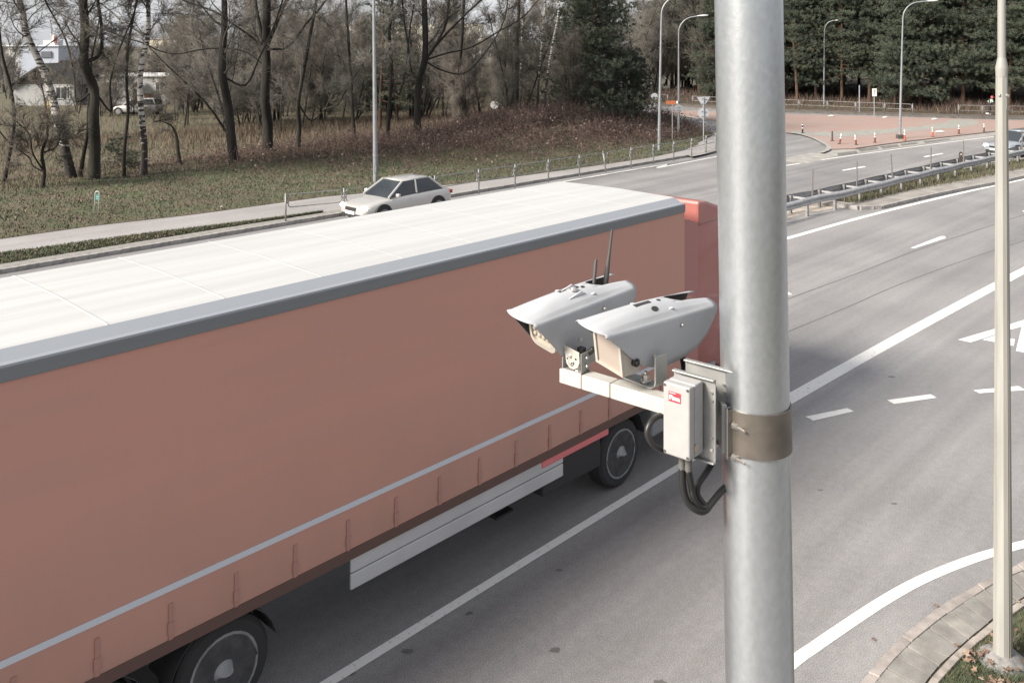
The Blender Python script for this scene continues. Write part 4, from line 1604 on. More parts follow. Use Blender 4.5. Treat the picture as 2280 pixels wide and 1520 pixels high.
for i in range(i0 % 4, len(GR) - 2, 4):
    d, n = gr_norm(i)
    a = math.atan2(d.y, d.x)
    inst('post', pme, root, GR[i] - GR[0] + n * .02, (0, 0, a))
    inst('post', pme, root, GR[i] - GR[0] + n * .70, (0, 0, a))
    inst('spacer', spme, root, GR[i] - GR[0] + d * .1, (0, 0, a))
for (u, v) in ((1802, 437), (1903, 418), (1991, 400), (2073, 384), (2147, 369), (2213, 354), (2278, 341), (2345, 328)):
    q = W(u, v, 1)
    # nearest guard rail spot seen under that rod
    i = min(range(len(GR)), key=lambda i: abs(U0 + FPX * (GR[i].x + gr_norm(i)[1].x * .4) / (GR[i].y + gr_norm(i)[1].y * .4) - u))
    d, n = gr_norm(i)
    inst('marker_rod', rodme, root, GR[i] - GR[0] + n * .4, (random.uniform(-.03, .03), -.07 if u == 1991 else random.uniform(-.02, .02), 0))
i = min(range(len(GR)), key=lambda i: abs(U0 + FPX * GR[i].x / GR[i].y - 2162))
d, n = gr_norm(i)
pp = GR[i] + n * .55
root = thing('reflector_post', 'short dark reflector post with rounded top at the guard rail', 'marker post', pp)
b = MB()
b.box((0, 0, .5), (.16, .05, 1.0))
b.tube([(0, -.025, 1.0), (0, .025, 1.0)], [.08, .08], 14)
b.build('body', mat('brown_plastic', (.07, .055, .045), .7), root)
b = MB()
b.disc((0, -.026, .95), (0, -1, 0), .045, .01)
b.build('reflector', mat('pale_reflector', (.5, .48, .44), .3), root)

# flexible marker posts on the island
BOL = [(1787, 296.5, 276, 0, 'k', 'black and white banded marker post alone at the left of the red island'),
       (1853, 314, 292.5, 0, 'p', 'plain dark red stub post beside the island tip'),
       (1869, 320.5, 297, .22, 'd', 'marker post tilted right with a flat dark foot'),
       (1906, 322.5, 299.5, -.08, 'd', 'dark red banded marker post leaning slightly left, third from the tip'),
       (1948, 317.5, 295, 0, 'd', 'upright dark red banded marker post left of the island lamp'),
       (2014.5, 313, 288.5, 0, 'r', 'bright orange banded marker post just right of the island lamp'),
       (2076.5, 304.5, 283, 0, 'r', 'orange banded marker post between the island lamp and the grey path'),
       (2135, 298, 277.5, 0, 'd', 'dark orange banded marker post below the grey path'),
       (2191, 293.5, 274.5, 0, 's', 'slim black and white marker post left of the cream lamp post')]
for u, v, vt, lean, kind, lab in BOL:
    p = G(u, v, .085)
    h = (v - vt) / FPX * p.y
    root = thing('marker_post', lab, 'marker post', p, 0, 'marker posts on the island')
    root.rotation_euler = (0, lean, 0)
    low = {'k': (.02, .018, .018), 'p': (.10, .045, .04), 'd': (.16, .045, .035), 'r': (.55, .10, .05), 's': (.03, .025, .025)}[kind]
    r_ = .055 if kind != 's' else .04
    b = MB()
    b.tube([(0, 0, 0), (0, 0, h)], [r_ * 1.1, r_ * .85], 10)
    b.tube([(0, 0, h), (0, 0, h + .02)], [r_ * .85, r_ * .4], 10)
    b.build('tube', mat('post_plastic_' + {'k': 'black', 'p': 'maroon', 'd': 'dark_red', 'r': 'orange', 's': 'thin_black'}[kind], low, .6), root, smooth=True, angle=40)
    b = MB()
    b.tube([(0, 0, -.02), (0, 0, .03)], [.12, .10], 12)
    b.build('foot', M_BLACK, root)
    if kind != 'p':
        for k in range(3 if kind != 'k' else 2):
            z0 = h * ((.52, .70, .87)[k] if kind != 'k' else (.50, .86)[k])
            b = MB()
            b.tube([(0, 0, z0), (0, 0, z0 + h * .10)], [r_ * 1.02, r_ * 1.0], 10)
            b.build('white_band', M_WHITE, root, smooth=True, angle=40)
        if kind in 'drs':
            for k in range(2):
                z0 = h * (.63, .80)[k]
                b = MB()
                b.tube([(0, 0, z0), (0, 0, z0 + h * .06)], [r_ * 1.01, r_ * 1.0], 10)
                b.build('dark_band', M_BLACK, root, smooth=True, angle=40)

# signs
M_SIGNBACK = mat('sign_back', (.36, .375, .40), .55, .1, var=.06, vscale=4)
M_SIGNPOST = mat('sign_post_steel', (.33, .34, .36), .5, .4)


def sign_post(label, base, h, cat='road sign', r=.032):
    root = thing('road_sign', label, cat, base)
    b = MB()
    b.tube([(0, 0, -.1), (0, 0, h)], [r, r], 8)
    b.build('post', M_SIGNPOST, root, smooth=True, angle=40)
    return root


p = G(1566.5, 338, .12)
sc_ = p.y / FPX
root = sign_post('back of a triangle yield sign above a round sign on one post', p, (338 - 216) * sc_)
tri = MB()
zt, zb_ = (338 - 216.5) * sc_, (338 - 240) * sc_
tri.prism([(-.40, .035, zt), (.40, .035, zt), (.0, .035, zb_)], (0, .006, 0))
tri.build('triangle_plate', M_SIGNBACK, root, bev=.004)
rd = MB()
rd.disc((0, .035, (338 - 252.5) * sc_), (0, 1, 0), .325, .006, 28)
rd.build('round_plate', M_SIGNBACK, root, bev=.003)
for zz in (zt - .09, zb_ + .23, (338 - 248) * sc_, (338 - 259) * sc_):
    b = MB()
    b.box((0, .0, zz), (.26, .075, .03))
    b.build('bracket', M_SIGNPOST, root)
p = G(1511, 306, .15)
root = thing('round_sign', 'back of a round sign fixed to the curved lamp post', 'road sign', W(1511, 241.5, p.y - .15))
b = MB()
b.disc((0, .02, 0), (0, 1, 0), .26, .006, 24)
b.build('plate', M_SIGNBACK, root)
b = MB()
b.box((0, -.005, .08), (.2, .04, .03)); b.box((0, -.005, -.12), (.2, .04, .03))
b.build('bracket', M_SIGNPOST, root)
p = G(1497, 316, .14)
root = sign_post('thin post with an orange board on top beside the lamp', p, (316 - 233) / FPX * p.y, r=.028)
b = MB()
q = .5 * p.y / FPX
b.box((-.10, 0, (316 - 228.5) / FPX * p.y), (.62, .03, .24))
b.build('orange_board', mat('orange_board', (.42, .13, .06), .6, var=.2, vscale=8), root)
b = MB()
b.box((.31, -.02, (316 - 228) / FPX * p.y), (.10, .10, .16))
b.build('white_box', M_WHITE, root)
b = MB()
b.box((.40, -.02, (316 - 228) / FPX * p.y), (.08, .10, .16))
b.build('black_box', M_BLACK, root)
p = G(1457, 240, .12)
root = sign_post('round pale sign half hidden behind the dipping pine', p, (240 - 216) / FPX * p.y, r=.04)
b = MB()
b.disc((0, -.05, (240 - 215) / FPX * p.y), (0, 1, 0), .34, .008, 20)
b.build('plate', M_SIGNBACK, root)
p = G(1913.5, 250, .12)
root = sign_post('blue sign seen almost edge on before the pines', p, (250 - 190) / FPX * p.y, r=.055)
b = MB()
b.obox((.02, -.05, (250 - 210) / FPX * p.y), (.12, .5, 0), (.01, -.003, 0), (0, 0, .72))
b.build('blue_plate', mat('blue_plate', (.05, .10, .32), .5), root)
p = G(1946.5, 262, .1)
root = sign_post('pale rectangular sign on a thin post at the island edge', p, (262 - 199) / FPX * p.y, r=.04)
b = MB()
b.box((0, -.05, (262 - 206) / FPX * p.y), (.40, .012, .68))
b.build('plate', mat('pale_sign', (.66, .66, .64), .5), root)
b = MB()
b.box((0, -.058, (262 - 206) / FPX * p.y + .05), (.05, .004, .34)); b.box((.05, -.058, (262 - 206) / FPX * p.y + .18), (.13, .004, .05))
b.build('symbol', mat('grey_symbol', (.16, .16, .16), .6), root)
# bent hoop with a little plate on the grass
p = G(216.5, 480, .16)
root = thing('marker_hoop', 'thin grey hoop with a teal plate standing on the verge', 'marker', p)
s = p.y / FPX
b = MB()
hw, hh = 4.6 * s, 54 * s
lp = [(-hw * .9 - .05, 0, -.05), (-hw, 0, hh - hw)] + [(-hw * math.cos(math.radians(a)), 0, hh - hw + hw * math.sin(math.radians(a))) for a in (30, 60, 90, 120, 150)] + [(hw, 0, hh - hw), (hw * .8 - .02, 0, -.05)]
b.tube(lp, .017, 8)
b.build('hoop', mat('pale_steel_tube', (.55, .55, .53), .5, .3), root, smooth=True)
b = MB()
b.box((0, 0, hh * .76), (hw * 1.75, .012, hh * .24))
b.build('teal_plate', mat('teal_plate', (.05, .27, .25), .5), root)
b = MB()
b.box((.0, -.01, hh * .78), (hw * .9, .006, hh * .035)); b.box((0, -.01, hh * .70), (hw * .7, .006, hh * .03))
b.build('pale_print', mat('pale_print', (.4, .55, .53), .5), root)
b = MB()
b.tube([(-hw, 0, hh * .52), (hw, 0, hh * .52)], .012, 6)
b.build('cross_bar', M_GALVD, root)
# scraps of litter the photo shows
for k, (u, v, lab) in enumerate(((1851, 259.5, 'white scrap at the back edge of the red island, left one'), (1971, 262.5, 'white scrap at the back edge of the red island, by the lamp post'), (2081, 266.5, 'white scrap at the back edge of the red island, at the grey path'), (2093, 294.5, 'long white scrap on the red paving among the orange posts'), (493, 462, 'small white scrap on the left verge'))):
    p = G(u, v, .1 if k < 4 else .2)
    b = MB()
    w_ = (.32, .28, .30, .42, .05)[k]
    b.add([(-w_, -.1, 0), (w_ * .4, -.12, .04), (w_, .06, .02), (w_ * .2, .13 * min(1, w_ * 4), .10 * min(1, w_ * 4)), (-w_ * .7, .1, .03)], [(0, 1, 3, 4), (1, 2, 3)])
    o = b.build('paper_scrap', M_WHITE)
    o.location = p + Vector((0, 0, .02))
    tag(o, lab, 'litter', 'scraps of litter')

# ================================================================== HOUSES FAR LEFT
M_WIN = mat('window_pane', (.05, .055, .06), .15, spec=.7)
M_FRAME = mat('window_frame', (.55, .55, .53), .6)
M_ROOFD = mat('dark_roof_sheet', (.055, .048, .044), .8, var=.2, vscale=2)
M_WALLG = mat('grey_render', (.33, .33, .33), .9, var=.1, vscale=.6)
M_WALLP = mat('pale_render', (.52, .51, .50), .9, var=.1, vscale=.6)


def window(root, x, y, z, w, h):
    b = MB()
    b.box((x, y, z), (w + .14, .06, h + .14))
    f = b.build('window', M_FRAME, root)
    for k in (-1, 1):
        b = MB()
        b.box((x + k * w / 4, y - .035, z), (w / 2 - .07, .02, h))
        b.build('pane', M_WIN, f)


def block(name, label, u0, u1, v_top, y, depth, wall, roof=None, wins=(), door=None, z0=0.0, cat='building'):
    s = y / FPX
    x0, x1 = (u0 - U0) * s, (u1 - U0) * s
    zt = CAM_H - (v_top - V0) * s
    root = thing(name, label, cat, ((x0 + x1) / 2, y, z0))
    w = x1 - x0
    b = MB()
    b.obox((-w / 2, 0, -.3), (w, 0, 0), (0, depth, 0), (0, 0, zt + .3 - .12))
    b.build('wall', wall, root)
    b = MB()
    b.obox((-w / 2 - .15, -.2, zt - .12), (w + .3, 0, 0), (0, depth + .4, 0), (0, 0, .16))
    b.build('roof', roof or M_ROOFD, root)
    for (u, v, ww, hh) in wins:
        window(root, (u - U0) * s - (x0 + x1) / 2, -.03, CAM_H - (v - V0) * s, ww, hh)
    if door:
        u, v0, v1, ww = door
        b = MB()
        za, zb2 = CAM_H - (v0 - V0) * s, CAM_H - (v1 - V0) * s
        b.box(((u - U0) * s - (x0 + x1) / 2, -.03, (za + zb2) / 2), (ww, .06, za - zb2))
        b.build('door', mat('brown_door', (.16, .08, .045), .7), root)
    return root, s, (x0 + x1) / 2, zt


def gable(name, label, u0, u1, v_eave, v_ridge, y, depth, wall, gable_m, over=.4, wins=(), cat='house'):
    s = y / FPX
    x0, x1 = (u0 - U0) * s, (u1 - U0) * s
    ze, zr = CAM_H - (v_eave - V0) * s, CAM_H - (v_ridge - V0) * s
    w = x1 - x0
    root = thing(name, label, cat, ((x0 + x1) / 2, y, 0))
    b = MB()
    b.obox((-w / 2, 0, -.3), (w, 0, 0), (0, depth, 0), (0, 0, ze + .3))
    b.build('wall', wall, root)
    b = MB()
    b.prism([(-w / 2, .01, ze), (w / 2, .01, ze), (0, .01, zr - .1)], (0, depth - .02, 0))
    b.build('gable', gable_m, root)
    for sx in (-1, 1):
        b = MB()
        d = Vector((sx * w / 2, 0, ze - zr))
        d2 = d * (1 + over / d.length)
        nl = Vector((-d.z * sx, 0, abs(d.x))).normalized() * .14
        b.obox(Vector((0, -.45, zr)), d2, (0, depth + .9, 0), nl)
        b.build('roof_slope', M_ROOFD, root)
    for (u, v, ww, hh) in wins:
        window(root, (u - U0) * s - (x0 + x1) / 2, -.03, CAM_H - (v - V0) * s, ww, hh)
    return root


gable('house', 'dark gabled house behind the leaning birch', 30, 168, 188, 144, 92, 8, M_WALLG, M_ROOFD, wins=((136, 207, 1.0, 1.1), (150, 207, .5, 1.1)))
block('outbuilding', 'low pale outbuilding between the house and the flat-roofed one', 168, 232, 186, 94, 5, M_WALLP, wins=((190, 204, .7, .8),))
block('flat_roofed_house', 'flat-roofed grey house behind the upright birch', 226, 372, 168, 94, 7, M_WALLG, mat('pale_flashing', (.6, .6, .6), .5), wins=((250, 195, 1.1, 1.1), (356, 195, .9, 1.1)), door=(331, 208, 250, .95))
root = thing('lean_to_roof', 'white slanting canopy sheet at the flat-roofed house', 'canopy', W(298, 190, 92.5))
b = MB()
b.obox((-.55, 0, -.45), (1.0, 0, .85), (0, 1.3, 0), (-.03, 0, .05))
b.build('sheet', M_WHITE, root)
b = MB()
b.tube([(-.5, .1, -.5), (-.5, .1, -2.4)], .04, 6)
b.build('prop', M_GALVD, root)
rt, s, cx, zt = block('industrial_building', 'pale blue-grey industrial hall with a louvred wall', 42, 130, 102, 145, 14, mat('blue_grey_sheet', (.40, .43, .50), .6, var=.05, vscale=.4), mat('pale_sheet_edge', (.6, .62, .66), .6), z0=0)
b = MB()
for k in range(6):
    b.box(((103 - U0) * s - cx, -.12, CAM_H - (115 + k * 2.3 - V0) * s), (24 * s, .2, .07))
g_ = b.build('louvre', mat('louvre_grey', (.25, .26, .29), .6), rt)
g_['kind'] = 'stuff'
for (u0, u1, v0, v1, nm, m_) in ((89, 106, 90, 102, 'roof_unit', M_WALLP), (106, 114, 76, 102, 'roof_tower', M_WHITE), (114, 119, 81, 97, 'red_panel', mat('red_panel', (.32, .07, .07), .6))):
    b = MB()
    b.obox(((u0 - U0) * s - cx, 1 if nm != 'red_panel' else .9, CAM_H - (v1 - V0) * s), ((u1 - u0) * s, 0, 0), (0, 4 if nm == 'roof_unit' else (.25 if nm == 'red_panel' else 1.2), 0), (0, 0, (v1 - v0) * s))
    b.build(nm, m_, rt)
block('white_hall', 'bright white hall at the left edge behind the bare branches', -70, 42, 102, 150, 14, M_WALLP, M_WHITE)
gable('yellow_house', 'small house with a yellow gable peeping over the dark roof', 108, 172, 162, 136, 128, 8, M_WALLP, mat('yellow_gable', (.50, .33, .10), .8))
block('cream_building', 'cream building shining through the trees right of the birch', 326, 446, 86, 185, 12, mat('cream_render', (.68, .62, .48), .9), M_WALLP)
block('long_white_building', 'long white building far behind the lamp post and the oaks', 760, 1072, 52, 245, 20, mat('white_cladding', (.72, .69, .60), .8), M_WHITE)
block('grey_hall', 'grey hall far behind the slender birches', 1090, 1210, 118, 240, 16, M_WALLG, M_WALLP)
root = thing('gas_post', 'yellow gas pipe standing left of the leaning birch', 'pipe', G(107.5, 258, .1))
b = MB()
b.tube([(0, 0, 0), (0, 0, 1.45), (.06, 0, 1.6), (.25, 0, 1.62)], .05, 8)
b.build('pipe', mat('gas_yellow', (.55, .36, .05), .6), root)
b = MB()
b.box((0, 0, 1.0), (.16, .14, .22))
b.build('valve', mat('gas_yellow', (.55, .36, .05), .6), root)
b = MB()
b.disc((0, 0, 0), (0, -1, .15), .30, .05, 20)
dish = thing('satellite_dish', 'round pale dish on a post on the bank crest', 'dish', W(1101, 234, 66))
b.build('bowl', M_WHITE, dish)
b = MB()
b.tube([(0, .06, 0), (0, .06, -2.2)], .03, 6)
b.build('mast', M_GALVD, dish)

# ================================================================== VEHICLES
def wheel_meshes(r, w):
    b = MB()
    b.lathe((0, -w / 2, 0), (0, 1, 0), [(0, r * .72), (.005, r * .9), (w * .12, r * .985), (w * .3, r), (w * .7, r), (w * .88, r * .985), (w - .005, r * .9), (w, r * .72)], 28)
    ty = b.mesh('tyre', M_TYRE)
    b = MB()
    b.lathe((0, -w / 2 - .006, 0), (0, 1, 0), [(0, r * .16), (.0, r * .22), (.03, r * .3), (.035, r * .55), (0, r * .66), (.0, r * .71), (.05, r * .72), (w * .9, r * .70)], 24)
    for k in range(8):
        a = 2 * math.pi * k / 8
        b.tube([(r * .42 * math.cos(a), -w / 2 + .01, r * .42 * math.sin(a)), (r * .42 * math.cos(a), -w / 2 + .05, r * .42 * math.sin(a))], r * .07, 6)
    ri = b.mesh('rim', mat('wheel_alloy', (.21, .21, .215), .5, .15, var=.2, vscale=8))
    for me in (ty, ri):
        me.polygons.foreach_set('use_smooth', [True] * len(me.polygons))
        me.set_sharp_from_angle(angle=math.radians(35))
    return ty, ri


def add_wheel(root, me, p, flip=False):
    o = inst('wheel', me[0], root, p, (0, 0, math.pi if flip else 0))
    inst('rim', me[1], o)
    return o


# ------------------------------------------------------------------ the lorry
LORRY_T, LORRY_L = 12.4, -7.93
lorry = thing('articulated_lorry', 'long lorry with a white roof and salmon-red curtain side passing the speed cameras', 'lorry', TL(LORRY_T, LORRY_L), ROAD_ANG)
BW, X0 = 2.84, -13.6
M_CURT = bpy.data.materials.new('salmon_curtain')
M_CURT.use_nodes = True
n_, l_ = M_CURT.node_tree.nodes, M_CURT.node_tree.links
bs = n_['Principled BSDF']
bs.inputs['Roughness'].default_value = .48
co = n_.new('ShaderNodeTexCoord')
mpp = n_.new('ShaderNodeMapping')
mpp.inputs['Scale'].default_value = (.35, 1, 2.6)
t_ = n_.new('ShaderNodeTexNoise')
t_.inputs['Scale'].default_value = 1.1
t_.inputs['Detail'].default_value = 4
r_ = n_.new('ShaderNodeValToRGB')
r_.color_ramp.elements[0].position, r_.color_ramp.elements[1].position = .35, .7
r_.color_ramp.elements[0].color = (.50, .252, .195, 1)
r_.color_ramp.elements[1].color = (.47, .25, .20, 1)
l_.new(co.outputs['Object'], mpp.inputs['Vector'])
l_.new(mpp.outputs['Vector'], t_.inputs['Vector'])
l_.new(t_.outputs['Fac'], r_.inputs['Fac'])
sx_ = n_.new('ShaderNodeSeparateXYZ')
l_.new(co.outputs['Object'], sx_.inputs[0])
dz_ = n_.new('ShaderNodeMapRange')       # road film thrown up along the lower edge
dz_.inputs['From Min'].default_value = 2.6
dz_.inputs['From Max'].default_value = 1.1
dz_.inputs['To Max'].default_value = .6
l_.new(sx_.outputs['Z'], dz_.inputs['Value'])
mp3 = n_.new('ShaderNodeMapping')
mp3.inputs['Scale'].default_value = (.9, 1, .5)
t3 = n_.new('ShaderNodeTexNoise')
t3.inputs['Scale'].default_value = 1.6
t3.inputs['Detail'].default_value = 7
l_.new(co.outputs['Object'], mp3.inputs['Vector'])
l_.new(mp3.outputs['Vector'], t3.inputs['Vector'])
dm_ = n_.new('ShaderNodeMath')
dm_.operation = 'MULTIPLY'
l_.new(dz_.outputs['Result'], dm_.inputs[0])
l_.new(t3.outputs['Fac'], dm_.inputs[1])
mxd = n_.new('ShaderNodeMix')
mxd.data_type = 'RGBA'
mxd.inputs['B'].default_value = (.20, .145, .12, 1)
l_.new(dm_.outputs[0], mxd.inputs['Factor'])
l_.new(r_.outputs['Color'], mxd.inputs['A'])
l_.new(mxd.outputs['Result'], bs.inputs['Base Color'])
mp2 = n_.new('ShaderNodeMapping')
mp2.inputs['Scale'].default_value = (1.0, 1, .18)
t2 = n_.new('ShaderNodeTexNoise')
t2.inputs['Scale'].default_value = 2.2
t2.inputs['Detail'].default_value = 2
bp_ = n_.new('ShaderNodeBump')
bp_.inputs['Strength'].default_value = .5
bp_.inputs['Distance'].default_value = .05
l_.new(co.outputs['Object'], mp2.inputs['Vector'])
l_.new(mp2.outputs['Vector'], t2.inputs['Vector'])
l_.new(t2.outputs['Fac'], bp_.inputs['Height'])
l_.new(bp_.outputs['Normal'], bs.inputs['Normal'])
M_RAIL = mat('grey_roof_rail', (.185, .20, .215), .42, .35, var=.08, vscale=1, stretch=(.2, 1, 4))
M_ROOF = mat('white_roof_sheet', (.42, .42, .42), .5, var=.07, vscale=2.0, stretch=(.12, 3.0, 1), col2=None)
M_ROOFE = mat('roof_edge_alloy', (.62, .63, .65), .4, .2)
ZB, ZR = 1.13, 3.88
for nm, y0 in (('curtain', 0.0), ('curtain', BW - .03)):
    b = MB()
    n = 60
    vs = []
    for k in range(n + 1):
        x = X0 + .12 + (-.12 - X0 - .12) * k / n
        vs += [(x, y0 + (.0), ZB), (x, y0, ZR)]
    b.obox((X0 + .12, y0, ZB), (-X0 - .24, 0, 0), (0, .03, 0), (0, 0, ZR - ZB))
    b.build(nm, M_CURT, lorry)
for y0 in (-.02, BW - .02):
    b = MB()
    b.obox((X0, y0, ZR - .005), (-X0, 0, 0), (0, .04, 0), (0, 0, .125))
    b.build('top_rail', M_RAIL, lorry, bev=.008)
b = MB()   # bowed roof sheet with its two edge slopes
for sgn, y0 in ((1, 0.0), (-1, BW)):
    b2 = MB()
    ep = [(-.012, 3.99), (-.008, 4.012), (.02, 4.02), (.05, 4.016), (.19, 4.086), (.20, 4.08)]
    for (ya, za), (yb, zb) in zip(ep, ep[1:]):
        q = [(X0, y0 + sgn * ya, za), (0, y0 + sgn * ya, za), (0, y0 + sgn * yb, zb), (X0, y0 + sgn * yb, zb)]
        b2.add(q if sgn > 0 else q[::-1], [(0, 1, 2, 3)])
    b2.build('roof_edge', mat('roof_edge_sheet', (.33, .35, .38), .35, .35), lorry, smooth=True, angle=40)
prof = [(.19, 4.083), (.26, 4.09), (BW * .5, 4.11), (BW - .26, 4.09), (BW - .19, 4.083)]
nx = 34
for k in range(nx):
    xa, xb = X0 + (-X0) * k / nx, X0 + (-X0) * (k + 1) / nx
    for (y0, z0), (y1, z1) in zip(prof, prof[1:]):
        w0 = 0
        b.add([(xa, y0, z0), (xb, y0, z0), (xb, y1, z1), (xa, y1, z1)], [(0, 1, 2, 3)])
b.build('roof', M_ROOF, lorry, smooth=True, angle=50)
for k in range(1, 12):
    x = X0 + 13.6 * k / 12
    b = MB()
    for (y0, z0), (y1, z1) in zip(prof, prof[1:]):
        b.add([(x - .02, y0, z0 + .001), (x, y0, z0 + .005), (x, y1, z1 + .005), (x - .02, y1, z1 + .001)], [(0, 1, 2, 3)])
        b.add([(x, y0, z0 + .005), (x + .02, y0, z0 + .001), (x + .02, y1, z1 + .001), (x, y1, z1 + .005)], [(0, 1, 2, 3)])
    b.build('roof_seam', M_ROOF, lorry)
b = MB()
b.obox((-.12, 0, ZB), (.12, 0, 0), (0, BW, 0), (0, 0, 4.0 - ZB - .13))
b.build('front_wall', M_CURT, lorry)
for k in (0, 1):
    b = MB()
    b.obox((X0, .02 + k * (BW - .04) / 2, ZB), (.1, 0, 0), (0, (BW - .06) / 2, 0), (0, 0, 2.72))
    b.build('rear_door', M_WHITE, lorry)
b = MB()
b.obox((X0, -.012, ZB - .10), (-X0, 0, 0), (0, .05, 0), (0, 0, .11))
b.build('side_rail', mat('brown_side_rail', (.10, .055, .045), .6), lorry)
b = MB()
b.obox((X0 + .05, -.006, 1.585), (-X0 - .1, 0, 0), (0, .005, 0), (0, 0, .06))
b.build('reflective_stripe', mat('silver_tape', (.52, .55, .60), .35, .1), lorry)
b = MB()
for x in np.arange(X0 + .4, -.2, .62):
    pass
stm = MB()
stm.obox((-.022, -.009, ZB - .02), (.044, 0, 0), (0, .006, 0), (0, 0, .36))
stm.obox((-.03, -.016, ZB + .06), (.06, 0, 0), (0, .012, 0), (0, 0, .11))
stme = stm.mesh('buckle_strap', mat('curtain_strap', (.36, .19, .155), .6))
for x in np.arange(X0 + .4, -.2, .66):
    inst('buckle_strap', stme, lorry, (float(x), 0, 0))
b = MB()
b.obox((X0 + .1, .05, 1.0), (-X0 - .2, 0, 0), (0, BW - .1, 0), (0, 0, .12))
for y in (.85, 1.75):
    b.obox((X0 + .1, y, .78), (-X0 - .3, 0, 0), (0, .14, 0), (0, 0, .22))
b.build('chassis', M_DARKMETAL, lorry)
wm = wheel_meshes(.51, .38)
for x in (-8.0, -9.31, -10.62):
    add_wheel(lorry, wm, (x, .27, .51))
    add_wheel(lorry, wm, (x, BW - .27, .51), True)
    b = MB()
    b.tube([(x, .3, .51), (x, BW - .3, .51)], .07, 8)
    b.build('axle', M_DARKMETAL, lorry)
for x in (-8.0, -9.31, -10.62):
    b = MB()
    pr = [(.57 * math.cos(a), .57 * math.sin(a)) for a in np.linspace(math.radians(12), math.radians(168), 12)]
    for (xa, za), (xb, zb) in zip(pr, pr[1:]):
        b.obox((x + xa, .06, .51 + za), (xb - xa, 0, zb - za), (0, .44, 0), (0, 0, .012))
    b.build('mudguard', mat('dark_plastic', (.035, .035, .037), .6), lorry)
b = MB()
b.obox((-6.55, .015, .68), (3.55, 0, 0), (0, .03, 0), (0, 0, .17))
b.build('side_guard', mat('pale_alloy_guard', (.46, .46, .47), .45, .15, var=.06, vscale=1.5), lorry, bev=.01)
b = MB()
b.obox((-6.55, .015, .862), (3.55, 0, 0), (0, .03, 0), (0, 0, .17))
b.build('side_guard', mat('pale_alloy_guard', (.46, .46, .47), .45, .15), lorry, bev=.01)
b = MB()
b.obox((-3.45, -.005, .93), (1.45, 0, 0), (0, .16, 0), (0, 0, .15))
b.build('marker_bar', mat('red_marker', (.60, .16, .17), .4), lorry, bev=.02)
b = MB()
b.obox((-3.4, .03, .52), (1.25, 0, 0), (0, .5, 0), (0, 0, .40))
b.build('tool_box', M_DARKMETAL, lorry, bev=.02)
for y in (.55, BW - .67):
    b = MB()
    b.obox((-3.75, y, .25), (.12, 0, 0), (0, .12, 0), (0, 0, .8))
    b.box((-3.69, y + .06, .25), (.34, .30, .03))
    b.build('landing_leg', M_DARKMETAL, lorry)
# tractor unit
M_CAB = mat('red_cab_paint', (.34, .125, .11), .35, coat=.3)
ty2 = wheel_meshes(.50, .32)
for x in (-1.6, 2.1):
    add_wheel(lorry, ty2, (x, .24, .50))
    add_wheel(lorry, ty2, (x, BW - .24, .50), True)
b = MB()
b.obox((-2.4, .9, .62), (5.0, 0, 0), (0, .16, 0), (0, 0, .26))
b.obox((-2.4, BW - 1.06, .62), (5.0, 0, 0), (0, .16, 0), (0, 0, .26))
b.obox((-2.0, .7, .92), (1.1, 0, 0), (0, BW - 1.4, 0), (0, 0, .14))
b.build('tractor_frame', M_DARKMETAL, lorry)
b = MB()
pr = [(-2.2, .62), (-2.0, 1.02), (-1.6, 1.08), (-1.2, 1.02), (-1.0, .62)]
for (xa, za), (xb, zb) in zip(pr, pr[1:]):
    b.obox((xa, .05, za), (xb - xa, 0, zb - za), (0, .5, 0), (0, 0, .02))
b.build('mudguard', mat('dark_plastic', (.035, .035, .037), .6), lorry)
# cab as a lofted shell
prof = [(.55, 1.15, 3.55), (.60, 1.10, 3.62), (1.3, 1.05, 3.66), (1.9, .75, 3.60), (2.35, .62, 3.42), (2.58, .60, 2.75), (2.66, .55, 1.95), (2.68, .55, 1.1)]
b = MB()
sec = [(.0, 0), (-.0, 1), (.10, 1.0), (BW - .10, 1.0), (BW, 1), (BW, 0)]
vs = []
for x, zl, zh in prof:
    for y, q in ((.10, 0), (.02, .05), (.0, .5), (.02, .93), (.12, 1), (BW - .12, 1), (BW - .02, .93), (BW, .5), (BW - .02, .05), (BW - .10, 0)):
        yy = BW / 2 + (y - BW / 2) * .92
        vs.append((x, yy, zl + (zh - zl) * q))
fs = []
for i in range(len(prof) - 1):
    for k in range(10):
        fs.append((i * 10 + k, i * 10 + (k + 1) % 10, (i + 1) * 10 + (k + 1) % 10, (i + 1) * 10 + k))
fs += [tuple(range(10)), tuple((len(prof) - 1) * 10 + k for k in range(10))[::-1]]
b.add(vs, fs)
b.build('cab', M_CAB, lorry, smooth=True, angle=35)
b = MB()
b.prism([(.62, .12, 3.55), (2.1, .16, 3.55), (.9, .14, 3.92), (.62, .12, 3.95)], (0, BW - .26, 0))
b.build('roof_deflector', M_CAB, lorry, bev=.05)
b = MB()
b.prism([(.05, .10, 1.35), (.60, .115, 1.2), (.60, .115, 3.6), (.30, .10, 3.7), (.05, .10, 3.75)], (0, .05, 0))
b.build('side_fairing', M_CAB, lorry, bev=.02)
b = MB()
b.obox((1.35, .098, 2.15), (.85, 0, 0), (0, .03, 0), (0, 0, .85))
b.build('door_window', M_GLASS, lorry, bev=.03)
b = MB()
b.obox((2.60, .3, 2.0), (.05, 0, 0), (0, BW - .6, 0), (-.22, 0, 1.05))
b.build('windscreen', M_GLASS, lorry)
b = MB()
b.obox((-.75, .10, .45), (1.9, 0, 0), (0, .55, 0), (0, 0, .72))
b.build('side_skirt', mat('grey_skirt', (.22, .225, .235), .45), lorry, bev=.04)
b = MB()
b.obox((2.3, .15, .35), (.5, 0, 0), (0, BW - .3, 0), (0, 0, .75))
b.build('bumper', M_CAB, lorry, bev=.06)
b = MB()
